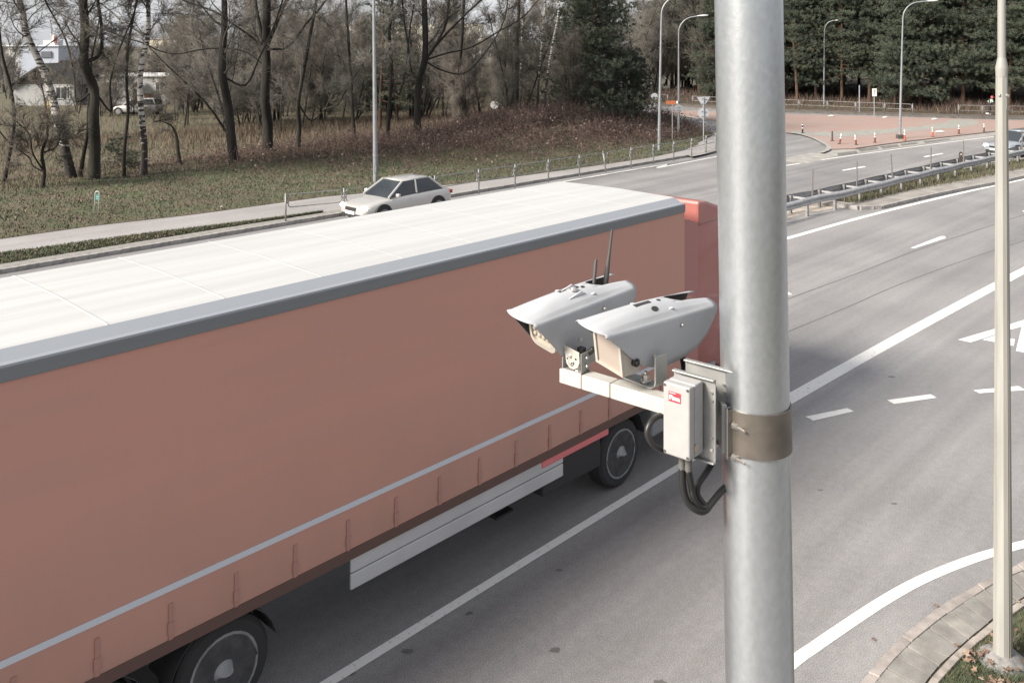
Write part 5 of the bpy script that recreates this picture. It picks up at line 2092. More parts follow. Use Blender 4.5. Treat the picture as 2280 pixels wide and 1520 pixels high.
b.box((2.3, -.16, 2.55), (.14, .20, .5))
b.build('mirror', M_BLACK, lorry, bev=.03)


# ------------------------------------------------------------------ cars
def car(name, label, loc, rotz, paint, lit=True, estate=False):
    root = thing(name, label, 'car', loc, rotz)
    st = [(2.17, .55, .34, .58), (2.10, .72, .24, .66), (1.90, .82, .20, .74), (1.45, .86, .19, .83), (.95, .875, .19, .90), (0, .885, .19, .93), (-1.0, .885, .19, .95), (-1.75, .87, .20, .97), (-2.08, .80, .24, .93), (-2.20, .62, .36, .80)]
    ring = lambda x, w, zb, zt: [(x, -w * .80, zb), (x, -w * .97, zb + .10), (x, -w, zb + (zt - zb) * .48), (x, -w * .97, zt - .10), (x, -w * .86, zt - .012), (x, -w * .4, zt + .012), (x, w * .4, zt + .012), (x, w * .86, zt - .012), (x, w * .97, zt - .10), (x, w, zb + (zt - zb) * .48), (x, w * .97, zb + .10), (x, w * .80, zb)]
    vs = [p for s in st for p in ring(*s)]
    n = 12
    fs = [(i * n + k, (i + 1) * n + k, (i + 1) * n + (k + 1) % n, i * n + (k + 1) % n) for i in range(len(st) - 1) for k in range(n)]
    fs += [tuple(range(n)), tuple((len(st) - 1) * n + k for k in range(n))[::-1]]
    b = MB()
    b.add(vs, fs)
    bo_ = b.build('body', paint, root, smooth=True)
    sd_ = bo_.modifiers.new('smooth', 'SUBSURF')
    sd_.levels = sd_.render_levels = 2
    xb = -2.0 if estate else -1.72
    xt = -1.75 if estate else -1.15
    bot = [(1.0, .74, .90), (1.02, -.74, .90), (xb, -.72, .95), (xb, .72, .95)]
    top = [(.22, .56, 1.40), (.22, -.56, 1.40), (xt, -.55, 1.41), (xt, .55, 1.41)]
    b = MB()
    v8 = bot + top
    b.add(v8, [(0, 1, 5, 4), (1, 2, 6, 5), (2, 3, 7, 6), (3, 0, 4, 7)])
    b.build('cabin_glass', M_GLASS, root)
    b = MB()
    rr = []
    for dx, dy, dz in ((.05, .03, 0), (-.10, -.03, .05), (-.35, -.16, .075)):
        rr.append([(.22 + dx, .56 + dy, 1.40 + dz), (.22 + dx, -.56 - dy, 1.40 + dz), (xt - dx, -.55 - dy, 1.41 + dz), (xt - dx, .55 + dy, 1.41 + dz)])
    b.add([p for q in rr for p in q], [(i * 4 + k, i * 4 + (k + 1) % 4, (i + 1) * 4 + (k + 1) % 4, (i + 1) * 4 + k) for i in range(2) for k in range(4)] + [(8, 9, 10, 11), (3, 2, 1, 0)])
    b.build('roof', paint, root, smooth=True)
    for k in range(4):
        b = MB()
        b.tube([bot[k], top[k]], [.045, .045], 6)
        b.build('pillar', paint, root)
    for s in (-1, 1):
        b = MB()
        b.tube([(-.35, s * .735, .93), (-.40, s * .575, 1.40)], [.04, .04], 6)
        b.build('pillar', paint, root)
    wms = wheel_meshes(.32, .21)
    for x in (1.32, -1.32):
        for s in (-1, 1):
            b = MB()
            b.tube([(x, s * .60, .34), (x, s * .893, .34)], [.39, .39], 20)
            b.build('wheel_arch', M_BLACK, root)
            add_wheel(root, wms, (x, s * .80, .32), s > 0)
    ml = mat('lit_headlight', (.9, .88, .8), .2, emit=(1.0, .93, .78), estr=9.0) if lit else mat('headlight_glass', (.5, .52, .54), .15)
    for s in (-1, 1):
        b = MB()
        vs, nn = [], 10
        for q, sc in ((0, 1.0), (.05, .85), (.09, .3)):
            for k in range(nn):
                a = 2 * math.pi * k / nn
                vs.append((2.06 + q - .03, s * .60 + .19 * sc * math.cos(a), .62 + .085 * sc * math.sin(a)))
        b.add(vs, [(i * nn + k, i * nn + (k + 1) % nn, (i + 1) * nn + (k + 1) % nn, (i + 1) * nn + k) for i in range(2) for k in range(nn)] + [tuple(range(2 * nn, 3 * nn))])
        b.build('headlight', ml, root, smooth=True)
        b = MB()
        b.box((-2.13, s * .62, .78), (.12, .26, .14))
        b.build('tail_light', mat('tail_red', (.35, .02, .02), .3), root, bev=.02)
        b = MB()
        b.box((.72, s * .95, .98), (.12, .18, .12))
        b.build('mirror', paint, root, bev=.03)
        for x in (.32, -.62):
            b = MB()
            b.box((x - .25, s * .885, .78), (.16, .02, .025))
            b.build('door_handle', paint, root)
    b = MB()
    b.box((2.15, 0, .56), (.05, .62, .13))
    b.build('grille', M_BLACK, root, bev=.01)
    b = MB()
    b.box((2.13, 0, .34), (.08, 1.1, .12))
    b.build('lower_intake', M_BLACK, root, bev=.02)
    b = MB()
    b.box((2.19, 0, .44), (.02, .52, .11))
    b.build('number_plate', M_WHITE, root)
    return root


M_SILVER = mat('silver_car_paint', (.50, .49, .475), .25, .4, coat=.6)
M_BLUEGREY = mat('grey_blue_car_paint', (.30, .33, .37), .3, .35, coat=.4)
car('silver_car', 'silver car with lit headlights in the far lane beyond the lorry roof', TL(0, 0), 0, M_SILVER)
bpy.data.objects['silver_car'].location = (lambda g: (g.x, g.y, 0))(G(884, 481))
bpy.data.objects['silver_car'].rotation_euler = (0, 0, ROAD_ANG + math.pi)
gx = G(2268, 345)
dgr, _n = gr_norm(i)
car('grey_blue_car', 'grey-blue car with lit headlights coming round behind the cream lamp post', (gx.x, gx.y, 0), math.atan2(-.44, -.90), M_BLUEGREY)
gx = G(290, 261)
car('parked_car', 'pale grey estate car parked before the flat-roofed house', (gx.x, gx.y + 1.5, .1), math.radians(176), mat('pale_grey_car_paint', (.50, .50, .50), .35, .2), lit=False, estate=True)

# ================================================================== SPEED CAMERA MAST
PY_ = 2.6


def mast_axis(z):
    return Vector((((526.5 + 1.56) + .0164 * 2000 / PY_ * (CAM_H - z)) / 2000 * PY_, PY_, z))


mast = thing('steel_mast', 'thick galvanised steel mast close in front of the footbridge', 'pole', mast_axis(0))
b = MB()
RM = .0965
b.tube([mast_axis(-.1) - mast_axis(0), mast_axis(9.5) - mast_axis(0)], [RM, RM], 64)
b.build('pole', M_GALV, mast, smooth=True, angle=50)
b = MB()
b.lathe((0, 0, 0), (0, 0, 1), [(0, .22), (.02, .22), (.025, .12), (.10, .105)], 32)
b.build('base_flange', M_GALVD, mast)

E_ = Vector((.76, -.65, 0)).normalized()
N_ = Vector((.65, .76, 0)).normalized()
UP = Vector((0, 0, 1))
BX = Vector((.4234, 2.52, 5.651))      # top front left corner of the junction box


def bl(e, n, z):
    return BX + E_ * e + N_ * n + UP * z


M_BEAM = mat('pale_galvanised_beam', (.50, .485, .45), .5, .25, var=.08, vscale=18, bump=.05, bscale=60)
M_PLATE = mat('zinc_plate', (.36, .36, .35), .45, .5, var=.08, vscale=12)
M_CLAMP = mat('dark_steel_band', (.17, .15, .13), .45, .6, var=.15, vscale=14)
br_ = thing('mounting_bracket', 'square beam and clamp holding the two speed cameras on the mast', 'bracket', mast_axis(5.45))
# beam
bl0 = W(1245, 820, 2.80)
bd = Vector((.429 - .147, 2.56 - 2.80, 0)).normalized()
bn = Vector((-bd.y, bd.x, 0))
seg = [(0, .083), (.0865, .188), (.1915, .47)]
for a, c in seg:
    b = MB()
    b.obox(bl0 + bd * a - UP * .0445, bd * (c - a), bn * .05, UP * .0445)
    b.build('beam_section', M_BEAM, br_, world=True, bev=.003)
b = MB()
b.obox(bl0 + bd * .08 + bn * .002 - UP * .0425, bd * .012, bn * .046, UP * .0405)
b.obox(bl0 + bd * .185 + bn * .002 - UP * .0425, bd * .012, bn * .046, UP * .0405)
b.build('beam_joint', mat('joint_gap', (.20, .17, .13), .8), br_, world=True)
# plates
for (e0, e1, n0, z0, z1) in ((-.015, .118, .085, .004, -.222), (-.02, .155, .16, .012, -.20)):
    b = MB()
    b.obox(bl(e0, n0, z1), E_ * (e1 - e0), N_ * .005, UP * (z0 - z1))
    b.obox(bl(e0, n0 - .012, z0), E_ * (e1 - e0), N_ * .017, UP * .005)
    b.obox(bl(e0, n0 - .012, z1 - .005), E_ * (e1 - e0), N_ * .017, UP * .005)
    b.build('back_plate', M_PLATE, br_, world=True, bev=.0015)
for n0 in (.084, .159):
    for z in (-.03, -.052, -.155, -.19):
        b = MB()
        b.disc(bl(.107, n0, z), -N_, .0045, .003, 8)
        b.build('bolt', M_BOLT, br_, world=True)
b = MB()
b.obox(bl(.02, .092, -.12), E_ * .06, N_ * .066, UP * .08)
b.build('spacer_block', M_PLATE, br_, world=True)
# clamp round the mast
zc0, zc1 = 5.437, 5.562
b = MB()
ax0, ax1 = mast_axis(zc0), mast_axis(zc1)
nseg = 56
vs = []
for k in range(nseg + 1):
    a = math.radians(200 + 320 * k / nseg)
    for ax, z in ((ax0, zc0), (ax1, zc1)):
        for rr in (RM + .0012, RM + .0055):
            vs.append(ax + Vector((math.cos(a) * rr, math.sin(a) * rr, 0)))
fs = []
for k in range(nseg):
    o, q = k * 4, (k + 1) * 4
    fs += [(o + 1, q + 1, q + 3, o + 3), (o + 3, q + 3, q + 2, o + 2), (o, o + 1, q + 1, q)[::-1], (o, o + 2, q + 2, q)]
fs += [(0, 1, 3, 2), tuple(nseg * 4 + i for i in (0, 2, 3, 1))]
b.add(vs, fs)
b.build('clamp_band', M_CLAMP, br_, world=True, smooth=True, angle=40)
fx = W(1648, 980, 2.535)
f0 = Vector((W(1621, 980, 2.535).x, 2.535, zc0 - .006))
b = MB()
b.obox(f0, (fx.x - f0.x + .012, 0.012, 0), (.001, .005, 0), (0, 0, zc1 - zc0 + .006))
b.build('clamp_ear', M_CLAMP, br_, world=True, bev=.001)
b = MB()
b.obox(f0 + Vector((-.003, .012, 0)), (fx.x - f0.x + .012, .012, 0), (.001, .006, 0), (0, 0, zc1 - zc0 + .01))
b.obox(f0 + Vector((-.004, -.001, -.006)), (.004, 0, 0), (0, .03, 0), (0, 0, zc1 - zc0 + .016))
b.build('clamp_ear', M_PLATE, br_, world=True, bev=.001)
b = MB()
cl0 = Vector((W(1604, 980, 2.56).x, 2.545, zc0))
b.obox(cl0, (f0.x - cl0.x, .0, 0), (.0, .07, 0), (0, 0, zc1 - zc0 + .012))
b.build('clamp_saddle', M_PLATE, br_, world=True, bev=.002)
for v in (949, 1019):
    p = W(1636, v, 2.53)
    b = MB()
    b.tube([p + Vector((-.004, .02, 0)), p + Vector((.020, -.030, -.003))], .0038, 8)
    b.tube([p + Vector((.002, .004, 0)), p + Vector((.0065, -.007, -.0005))], .0085, 6)
    b.tube([p + Vector((-.001, .008, 0)), p + Vector((.002, .003, 0))], .0115, 14)
    b.build('bolt', M_BOLT, br_, world=True, smooth=True, angle=30)

# junction box
jb = thing('junction_box', 'small grey junction box with a red label below the right camera', 'box', bl(0, 0, -.2))
M_JB = mat('grey_box_paint', (.33, .325, .32), .5, var=.04, vscale=30)
JW, JH, JD = .0843, .2015, .078
b = MB()
b.obox(bl(0, .03, -JH), E_ * JW, N_ * (JD - .03), UP * JH)
b.build('housing', M_JB, jb, world=True, bev=.005)
b = MB()
b.obox(bl(0, 0, -JH), E_ * JW, N_ * .0285, UP * JH)
b.build('lid', M_JB, jb, world=True, bev=.005)
for e, z in ((.0065, -.008), (JW - .0065, -.008), (.0065, -JH + .008), (JW - .0065, -JH + .008)):
    b = MB()
    b.disc(bl(e, .0005, z), -N_, .0042, .0012, 12)
    b.build('lid_screw', mat('screw_recess', (.10, .095, .09), .5, .5), jb, world=True)
b = MB()
b.disc(bl(JW + .0005, .034, -.175), E_, .011, .002, 18)
b.build('plug', mat('brass_plug', (.42, .36, .27), .5, .3), jb, world=True)
b = MB()
b.obox(bl(.019, -.0012, -.0495), E_ * .038, N_ * .0012, UP * .0275)
lb = b.build('label_plate', mat('red_label', (.50, .035, .05), .5), jb, world=True)
b = MB()
b.obox(bl(.0215, -.0018, -.0257), E_ * .020, N_ * .0006, UP * .0012)
b.build('label_rule', M_WHITE, jb, world=True)
fc = bpy.data.curves.new('lettering', 'FONT')
fc.body = 'Fima'
fc.size = .0175
fc.extrude = .0002
fc.offset = .0006
fc.align_x = 'CENTER'
fc.materials.append(M_WHITE)
fo = bpy.data.objects.new('lettering_curve', fc)
COL.objects.link(fo)
lme = bpy.data.meshes.new_from_object(fo.evaluated_get(bpy.context.evaluated_depsgraph_get()))
bpy.data.objects.remove(fo)
lme.materials.clear()
lme.materials.append(M_WHITE)
fo = bpy.data.objects.new('lettering', lme)
COL.objects.link(fo)
fo.parent = jb
fo.matrix_parent_inverse = Matrix.Translation(-root_loc(jb))
mtx = Matrix((E_, UP, -N_)).transposed().to_4x4()
mtx.translation = bl(.038, -.0018, -.0435)
fo.matrix_basis = mtx
for k, e in enumerate((.05, .07)):
    b = MB()
    b.tube([bl(e - .012, .04, -JH), bl(e - .012, .04, -JH - .012), bl(e - .012, .04, -JH - .03), bl(e - .012, .04, -JH - .045)], [.012, .0115, .0095, .0105], 14)
    b.build('cable_gland', mat('grey_gland', (.10, .098, .088), .6), jb, world=True, smooth=True, angle=40)

M_HOSE = mat('black_conduit', (.020, .020, .019), .42)


def hose(label, pts, r, ribbed=True, pitch=.0042):
    P = resample(catmull(pts, 10), pitch / 2)
    R = [r * (1.0 if k % 2 else .86) if ribbed else r for k in range(len(P))]
    root_p = Vector(pts[0])
    b = MB()
    b.tube([p - root_p for p in P], R, 10)
    o = b.build('conduit_hose', M_HOSE, smooth=True)
    o.location = root_p
    return tag(o, label, 'hose', 'conduit hoses of the camera mount')


hose('smooth black hose looping out left of the junction box', [W(1484, 926, 2.57), W(1466, 926, 2.56), W(1449, 940, 2.54), W(1441, 962, 2.53), W(1450, 985, 2.53), W(1468, 999, 2.54), W(1490, 1006, 2.56)], .0085, False)
hose('outermost ribbed hose hanging from the box and curling up to the mast', [bl(.038, .04, -JH - .045), W(1521, 1085, 2.53), W(1530, 1115, 2.53), W(1548, 1133, 2.53), W(1568, 1137, 2.54), W(1586, 1117, 2.56), W(1606, 1093, 2.58), W(1625, 1076, 2.60)], .0105)
hose('short ribbed hose hanging from the right gland of the box', [bl(.058, .04, -JH - .045), W(1540, 1085, 2.53), W(1543, 1103, 2.53), W(1556, 1125, 2.535), W(1572, 1131, 2.545)], .0095)
hose('ribbed hose slanting down from the back plate into the loop', [W(1590, 1022, 2.62), W(1572, 1052, 2.58), W(1555, 1078, 2.56), W(1553, 1100, 2.555), W(1566, 1121, 2.55), W(1578, 1128, 2.55)], .0095)
hose('ribbed cable dropping from the rear of the right camera', [W(1516, 786, 2.82), W(1522, 805, 2.78), W(1525, 830, 2.72)], .0105)
hose('black cable curving down from the left camera to the beam', [W(1322, 776, 2.78), W(1306, 790, 2.79), W(1301, 806, 2.79), W(1303, 826, 2.775)], .010)

# the two cameras
M_HOOD = mat('hood_grey_paint', (.37, .38, .40), .5, var=.05, vscale=10, spec=.45)
M_HOODIN = mat('hood_inside', (.03, .03, .03), .7)
M_CASE = mat('cream_case', (.43, .395, .345), .5, var=.04, vscale=20)
M_LENS = mat('beige_panel', (.36, .305, .265), .38, var=.02, vscale=6)


class Cam:
    def __init__(s, name, label, tip, yaw, pitch, Wd, L, hs, base):
        s.t = Vector(tip)
        cp, sp = math.cos(pitch), math.sin(pitch)
        s.f = Vector((-math.cos(yaw) * cp, -math.sin(yaw) * cp, -sp))
        s.r = Vector((math.sin(yaw), -math.cos(yaw), 0))
        s.u = s.r.cross(s.f)
        if s.u.z < 0:
            s.u = -s.u
        s.rr, s.ru = s.r * math.cos(.15) - s.u * math.sin(.15), s.u * math.cos(.15) + s.r * math.sin(.15)
        s.W, s.L, s.hs = Wd, L, hs
        s.root = thing(name, label, 'speed camera', base)

    def p0(s, x, y, z):
        return s.t + s.f * x + s.r * y + s.u * z

    def p(s, x, y, z):
        return s.t + s.f * x + s.rr * y + s.ru * z

    def pr(s, x, y, z):
        return s.t + s.f * x + s.rr * y + s.ru * z

    def skirt(s, q):
        return float(np.interp(q, [0, .1, .22, .35, .49, .6, .7, .837, .92, .96, 1.0], [.006, .046, .098, .146, .166, .168, .160, .138, .10, .065, .022])) * s.hs / .168

    def top(s, q, y):
        e = 2 * y / s.W - 1
        arch = (.006 + .025 * max(0, 1 - (2 * q ** .9 - 1) ** 2)) * (1 - e * e) ** 1.4
        groove = -.0065 * math.exp(-((e - .05) / .22) ** 2) * max(0, min(1, q / .1)) * max(0, 1 - q / .42)
        bulge = .026 * (1 - e * e) * max(0, 1 - q * 2.2) ** 2
        return s.pr(-q * s.L + bulge, y, arch + groove)

    def hood(s):
        qs = [0, .03, .07, .12, .17, .22, .28, .34, .4, .46, .52, .58, .64, .68, .73, .78, .83, .88, .92, .96, 1.0]
        kn = 12
        c = .014
        n1, n2 = s.W * .23, s.W * .68

        def side(q, sgn):
            """points from the skirt's lower edge up round the corner (sgn -1: left side)"""
            h = max(s.skirt(q), .006)
            cc = min(c, h * .95 + .002)
            pts = []
            y0 = 0 if sgn < 0 else s.W
            for k in range(7):
                z = -h + (h - cc) * k / 6
                out = -.010 * math.sin(math.pi * min(1, -z / s.hs)) * .5
                pts.append(s.pr(-q * s.L, y0 + sgn * (-out * 0 + .004 * (-z / s.hs)), z))
            for k in range(1, 5):
                a = math.radians(90 * k / 5)
                yy = cc * (1 - math.cos(a))
                zz = -cc + cc * math.sin(a)
                pts.append(s.pr(-q * s.L, y0 - sgn * yy, zz * 1.0))
            return pts

        b = MB()
        grid = {}

        def strip(cols):
            rows = [cols(q) for q in qs]
            m = len(rows[0])
            o = len(b.v)
            for r_ in rows:
                b.v.extend(tuple(p) for p in r_)
            for i in range(len(rows) - 1):
                for j in range(m - 1):
                    b.f.append((o + i * m + j, o + i * m + j + 1, o + (i + 1) * m + j + 1, o + (i + 1) * m + j))
                    b.mi.append(0)
        yl = [c + (n1 - c) * k / 4 for k in range(5)]
        yr = [n2 + (s.W - c - n2) * k / 4 for k in range(5)]
        ym = [n1 + (n2 - n1) * k / 8 for k in range(9)]
        strip(lambda q: side(q, -1) + [s.top(q, y) for y in yl])
        strip(lambda q: [s.top(q, y) for y in yr] + side(q, 1)[::-1])
        rows = [[s.top(q, y) for y in ym] for q in qs[:kn + 1]]
        for kk in (1, 2):
            qa = qs[kn] + (qs[kn + 2] - qs[kn]) * kk / 2
            rows.append([s.top(qs[kn] + (qa - qs[kn]) * abs((2 * j / 8 - 1)) ** 2.2, y) for j, y in enumerate(ym)])
        o = len(b.v)
        m = 9
        for r_ in rows:
            b.v.extend(tuple(p) for p in r_)
        for i in range(len(rows) - 1):
            for j in range(m - 1):
                b.f.append((o + i * m + j, o + i * m + j + 1, o + (i + 1) * m + j + 1, o + (i + 1) * m + j))
                b.mi.append(0)
        me = b.mesh('hood', [M_HOOD, M_HOODIN])
        bm = bmesh.new()
        bm.from_mesh(me)
        bmesh.ops.remove_doubles(bm, verts=bm.verts, dist=.0006)
        bmesh.ops.recalc_face_normals(bm, faces=bm.faces)
        tot = sum((f.normal.dot(s.u) * f.calc_area() for f in bm.faces))
        if tot < 0:
            bmesh.ops.reverse_faces(bm, faces=bm.faces)
        for f in bm.faces:
            f.smooth = True
        for vv in bm.verts:
            vv.co = vv.co - root_loc(s.root)
        bm.to_mesh(me)
        bm.free()
        o = bpy.data.objects.new('hood', me)
        COL.objects.link(o)
        o.parent = s.root
        md = o.modifiers.new('sheet', 'SOLIDIFY')
        md.thickness = .0022
        md.offset = -1
        md.material_offset = 1
        md.material_offset_rim = 0
        s.hoodobj = o
        for q, d in ((.66, .034), (.43, .108)):
            for yy, sg in ((s.W + .003, 1), (-.003, -1)):
                b = MB()
                cpt = s.pr(-q * s.L, yy, -d)
                b.tube([cpt, cpt + s.r * sg * .0015], [.0075, .0075], 14)
                b.tube([cpt + s.r * sg * .001, cpt + s.r * sg * .004, cpt + s.r * sg * .0055], [.0048, .004, .001], 12)
                b.build('side_screw', M_BOLT, s.root, world=True, smooth=True, angle=35)
        for q, fy in ((.43, .16), (.60, .80)):
            b = MB()
            cpt = s.top(q, s.W * fy)
            b.tube([cpt - s.u * .001, cpt + s.u * .0012], [.008, .007], 14)
            b.build('top_screw', mat('painted_screw', (.55, .56, .57), .35, .2), s.root, world=True, smooth=True, angle=35)

    def slot(s, q, fy, lq, wy, round_=False):
        b = MB()
        c0 = s.top(q, s.W * fy)
        c1 = s.top(q + .01, s.W * fy)
        back = (c1 - c0).normalized()
        yv = (s.top(q, s.W * fy + .004) - s.top(q, s.W * fy - .004)).normalized()
        up = yv.cross(back)
        if up.dot(s.u) < 0:
            up = -up
        if round_:
            pts = [c0 + back * lq / 2 * math.cos(a) + yv * wy / 2 * math.sin(a) for a in np.linspace(0, 2 * math.pi, 14)[:-1]]
        else:
            pts = [c0 - back * lq / 2 - yv * wy / 2, c0 + back * lq / 2 - yv * wy / 2, c0 + back * lq / 2 + yv * wy / 2, c0 - back * lq / 2 + yv * wy / 2]
        b.prism([p - up * .002 for p in pts], up * .0028)  # raised dark plate, its colour stands for the shade in a cut-out slot
        b.build('slot_shade_plate', M_HOODIN, s.root, world=True)


pos2 = bl0 + bd * .245 + bn * .025
c2 = Cam('speed_camera', 'grey hooded speed camera with a square beige panel, next to the mast', (.187, 2.60, 5.801), .68, 0.0, .123, .491, .151, pos2)
c2.hood()
c2.slot(.42, .50, .066, .013)
c2.slot(.47, .74, .028, .018, True)
c2.slot(.56, .52, .015, .012, True)
b = MB()   # casing behind the panel
pw, ph = .112, .132
yc = c2.W / 2
TOP, BOT = -.064, -.100


def panel_pt(dx, y, h):
    f_ = h / ph
    return c2.p(TOP + (BOT - TOP) * f_ + dx, y, -.018 - h)


fr = [panel_pt(0, yc - pw / 2, 0), panel_pt(0, yc + pw / 2, 0), panel_pt(0, yc + pw / 2, ph), panel_pt(0, yc - pw / 2, ph)]
back = [p - c2.f * .075 for p in fr]
b.add(fr + back, [(0, 1, 2, 3), (7, 6, 5, 4), (0, 4, 5, 1), (1, 5, 6, 2), (2, 6, 7, 3), (3, 7, 4, 0)])
b.build('case', M_CASE, c2.root, world=True, bev=.003)
ins = .009
g = [panel_pt(.0035, yc - pw / 2 + ins, ins), panel_pt(.0035, yc + pw / 2 - ins, ins), panel_pt(.0035, yc + pw / 2 - ins, ph - ins), panel_pt(.0035, yc - pw / 2 + ins, ph - ins)]
b = MB()
outer = [panel_pt(.006, yc - pw / 2, 0), panel_pt(.006, yc + pw / 2, 0), panel_pt(.006, yc + pw / 2, ph), panel_pt(.006, yc - pw / 2, ph)]
gi = [p + c2.f * .0025 for p in g]
o0 = [p - c2.f * .006 for p in outer]
g0 = [p - c2.f * .006 for p in gi]
b.add(outer + gi + o0 + g0, [(k, (k + 1) % 4, 4 + (k + 1) % 4, 4 + k) for k in range(4)] + [(k, 8 + k, 8 + (k + 1) % 4, (k + 1) % 4) for k in range(4)] + [(4 + k, 4 + (k + 1) % 4, 12 + (k + 1) % 4, 12 + k) for k in range(4)])
b.build('panel_frame', M_CASE, c2.root, world=True)
b = MB()
b.add([p - c2.f * .0028 for p in g], [(0, 1, 2, 3)])
b.build('front_panel', M_LENS, c2.root, world=True)
b = MB()
body = [(-.15, .012, -.03), (-.15, c2.W - .012, -.03), (-.15, c2.W - .012, -.135), (-.15, .012, -.135)]
bb = [c2.p(*q) for q in body]
b.add(bb + [p - c2.f * .23 for p in bb], [(0, 1, 2, 3), (7, 6, 5, 4), (0, 4, 5, 1), (1, 5, 6, 2), (2, 6, 7, 3), (3, 7, 4, 0)])
b.build('inner_body', M_HOODIN, c2.root, world=True, bev=.006)
b = MB()
kp = panel_pt(-.045, yc + pw / 2, ph * .70)
b.tube([kp, kp + c2.r * .012], [.012, .012], 14)
b.tube([kp + c2.r * .01, kp + c2.r * .018], [.0075, .006], 10)
b.build('clamp_knob', M_BLACK, c2.root, world=True)
# bent strap
zb = (pos2.z) - c2.t.z
yR, yL, rad = c2.W + .010, -.012, .024
path = [(yR, -.115)] + [(yR - rad + rad * math.cos(a), zb + .002 + rad - rad * math.sin(a)) for a in np.linspace(0, math.pi / 2, 7)] + [(yL + rad - rad * math.sin(a), zb + .002 + rad - rad * math.cos(a)) for a in np.linspace(0, math.pi / 2, 7)] + [(yL, -.115)]
b = MB()
xs0, xs1 = -.185, -.235
inner = []
for k, (y, z) in enumerate(path):
    a_ = path[max(k - 1, 0)]
    c_ = path[min(k + 1, len(path) - 1)]
    ty, tz = c_[0] - a_[0], c_[1] - a_[1]
    ln = math.hypot(ty, tz)
    inner.append((y + tz / ln * .0045 * -1 * -1 if False else y - (-tz / ln) * .0045 * -1, z + (ty / ln) * .0045 * -1))
vs = []
for (y, z), (yi, zi) in zip(path, inner):
    vs += [c2.p0(xs0, y, z), c2.p0(xs1, y, z), c2.p0(xs1, yi, zi), c2.p0(xs0, yi, zi)]
fs = []
for k in range(len(path) - 1):
    o, q = k * 4, (k + 1) * 4
    for j in range(4):
        fs.append((o + j, o + (j + 1) % 4, q + (j + 1) % 4, q + j))
fs += [(0, 1, 2, 3), tuple(len(vs) - 4 + j for j in (3, 2, 1, 0))]
b.add(vs, fs)
b.build('bent_strap', M_PLATE, c2.root, world=True)
b = MB()
bo = c2.p0(-.21, c2.W * .62, zb + .007)
b.tube([bo, bo + UP * .004], [.016, .016], 16)
b.tube([bo + UP * .004, bo + UP * .022], [.0105, .0105], 6)
b.tube([bo + UP * .02, bo + UP * .03], [.006, .006], 10)
b.build('strap_bolt', M_BOLT, c2.root, world=True)
b = MB()
b.disc(c2.p0(-.212, yR + .0002, -.172), c2.r, .005, .0015, 12)
b.build('strap_hole', mat('hole_dark', (.20, .15, .11), .7), c2.root, world=True)

pos1 = bl0 + bd * .045 + bn * .025
c1 = Cam('speed_camera', 'grey hooded infrared camera with two antennas at the beam end', (-.0165, 2.80, 5.771), .70, .085, .132, .455, .205, pos1)
c1.hood()
c1.slot(.40, .42, .026, .014)
c1.slot(.52, .50, .020, .013, True)
c1.slot(.565, .56, .016, .012, True)
for fy in (.42, .74):     # two little triangular fins and the bolt between them
    b = MB()
    a0, a1 = c1.top(.38, c1.W * fy), c1.top(.54, c1.W * fy)
    apex = a0.lerp(a1, .72) + c1.u * .011
    b.prism([a0, a1, apex], c1.r * .003)
    b.build('fin', mat('fin_paint', (.58, .59, .60), .45), c1.root, world=True)
b = MB()
cpt = c1.top(.47, c1.W * .58)
b.tube([cpt, cpt + c1.u * .004, cpt + c1.u * .010, cpt + c1.u * .012], [.011, .011, .008, .002], 14)
b.build('top_bolt', M_BOLT, c1.root, world=True, smooth=True, angle=40)


def rrect(w, h, r_, n=5):
    out = []
    for cx, cy, a0 in ((w / 2 - r_, h / 2 - r_, 0), (-w / 2 + r_, h / 2 - r_, 90), (-w / 2 + r_, -h / 2 + r_, 180), (w / 2 - r_, -h / 2 + r_, 270)):
        for k in range(n + 1):
            a = math.radians(a0 + 90 * k / n)
            out.append((cx + r_ * math.cos(a), cy + r_ * math.sin(a)))
    return out


def lamp_pt(y, h, dx):
    # the lamp face leans: its lower edge lies further back
    return c1.p(-.088 + dx + .22 * h, c1.W / 2 + y + .004, -.085 + h)


FW, FH = .118, .102
o_ = [lamp_pt(y, z, 0) for y, z in rrect(FW, FH, .030)]
i_ = [lamp_pt(y, z, .003) for y, z in rrect(FW - .026, FH - .034, .022)]
n_r = len(o_)
b = MB()
b.add(o_ + i_ + [p - c1.f * .05 for p in o_] + [p - c1.f * .012 for p in i_],
      [(k, (k + 1) % n_r, n_r + (k + 1) % n_r, n_r + k) for k in range(n_r)] + [(k, 2 * n_r + k, 2 * n_r + (k + 1) % n_r, (k + 1) % n_r) for k in range(n_r)] + [(n_r + k, n_r + (k + 1) % n_r, 3 * n_r + (k + 1) % n_r, 3 * n_r + k) for k in range(n_r)] + [tuple(2 * n_r + k for k in range(n_r))[::-1]])
b.build('lamp_bezel', M_CASE, c1.root, world=True, smooth=True, angle=35)
b = MB()
b.add([p - c1.f * .010 for p in i_], [tuple(range(n_r))])
b.build('lamp_face', mat('led_board', (.44, .38, .31), .4), c1.root, world=True)
for ky in range(5):
    for kz in range(3):
        cpt = lamp_pt(-.040 + .020 * ky, -.012 + .018 * kz, -.006)
        b = MB()
        b.tube([cpt, cpt + c1.f * .002, cpt + c1.f * .0035, cpt + c1.f * .0042], [.0085, .0078, .005, .001], 10)
        b.build('led_lens', mat('led_lens', (.44, .39, .33), .22), c1.root, world=True, smooth=True)
b = MB()
bb = [c1.p(-.14, .018, -.035), c1.p(-.14, c1.W - .018, -.035), c1.p(-.14, c1.W - .018, -.125), c1.p(-.14, .018, -.125)]
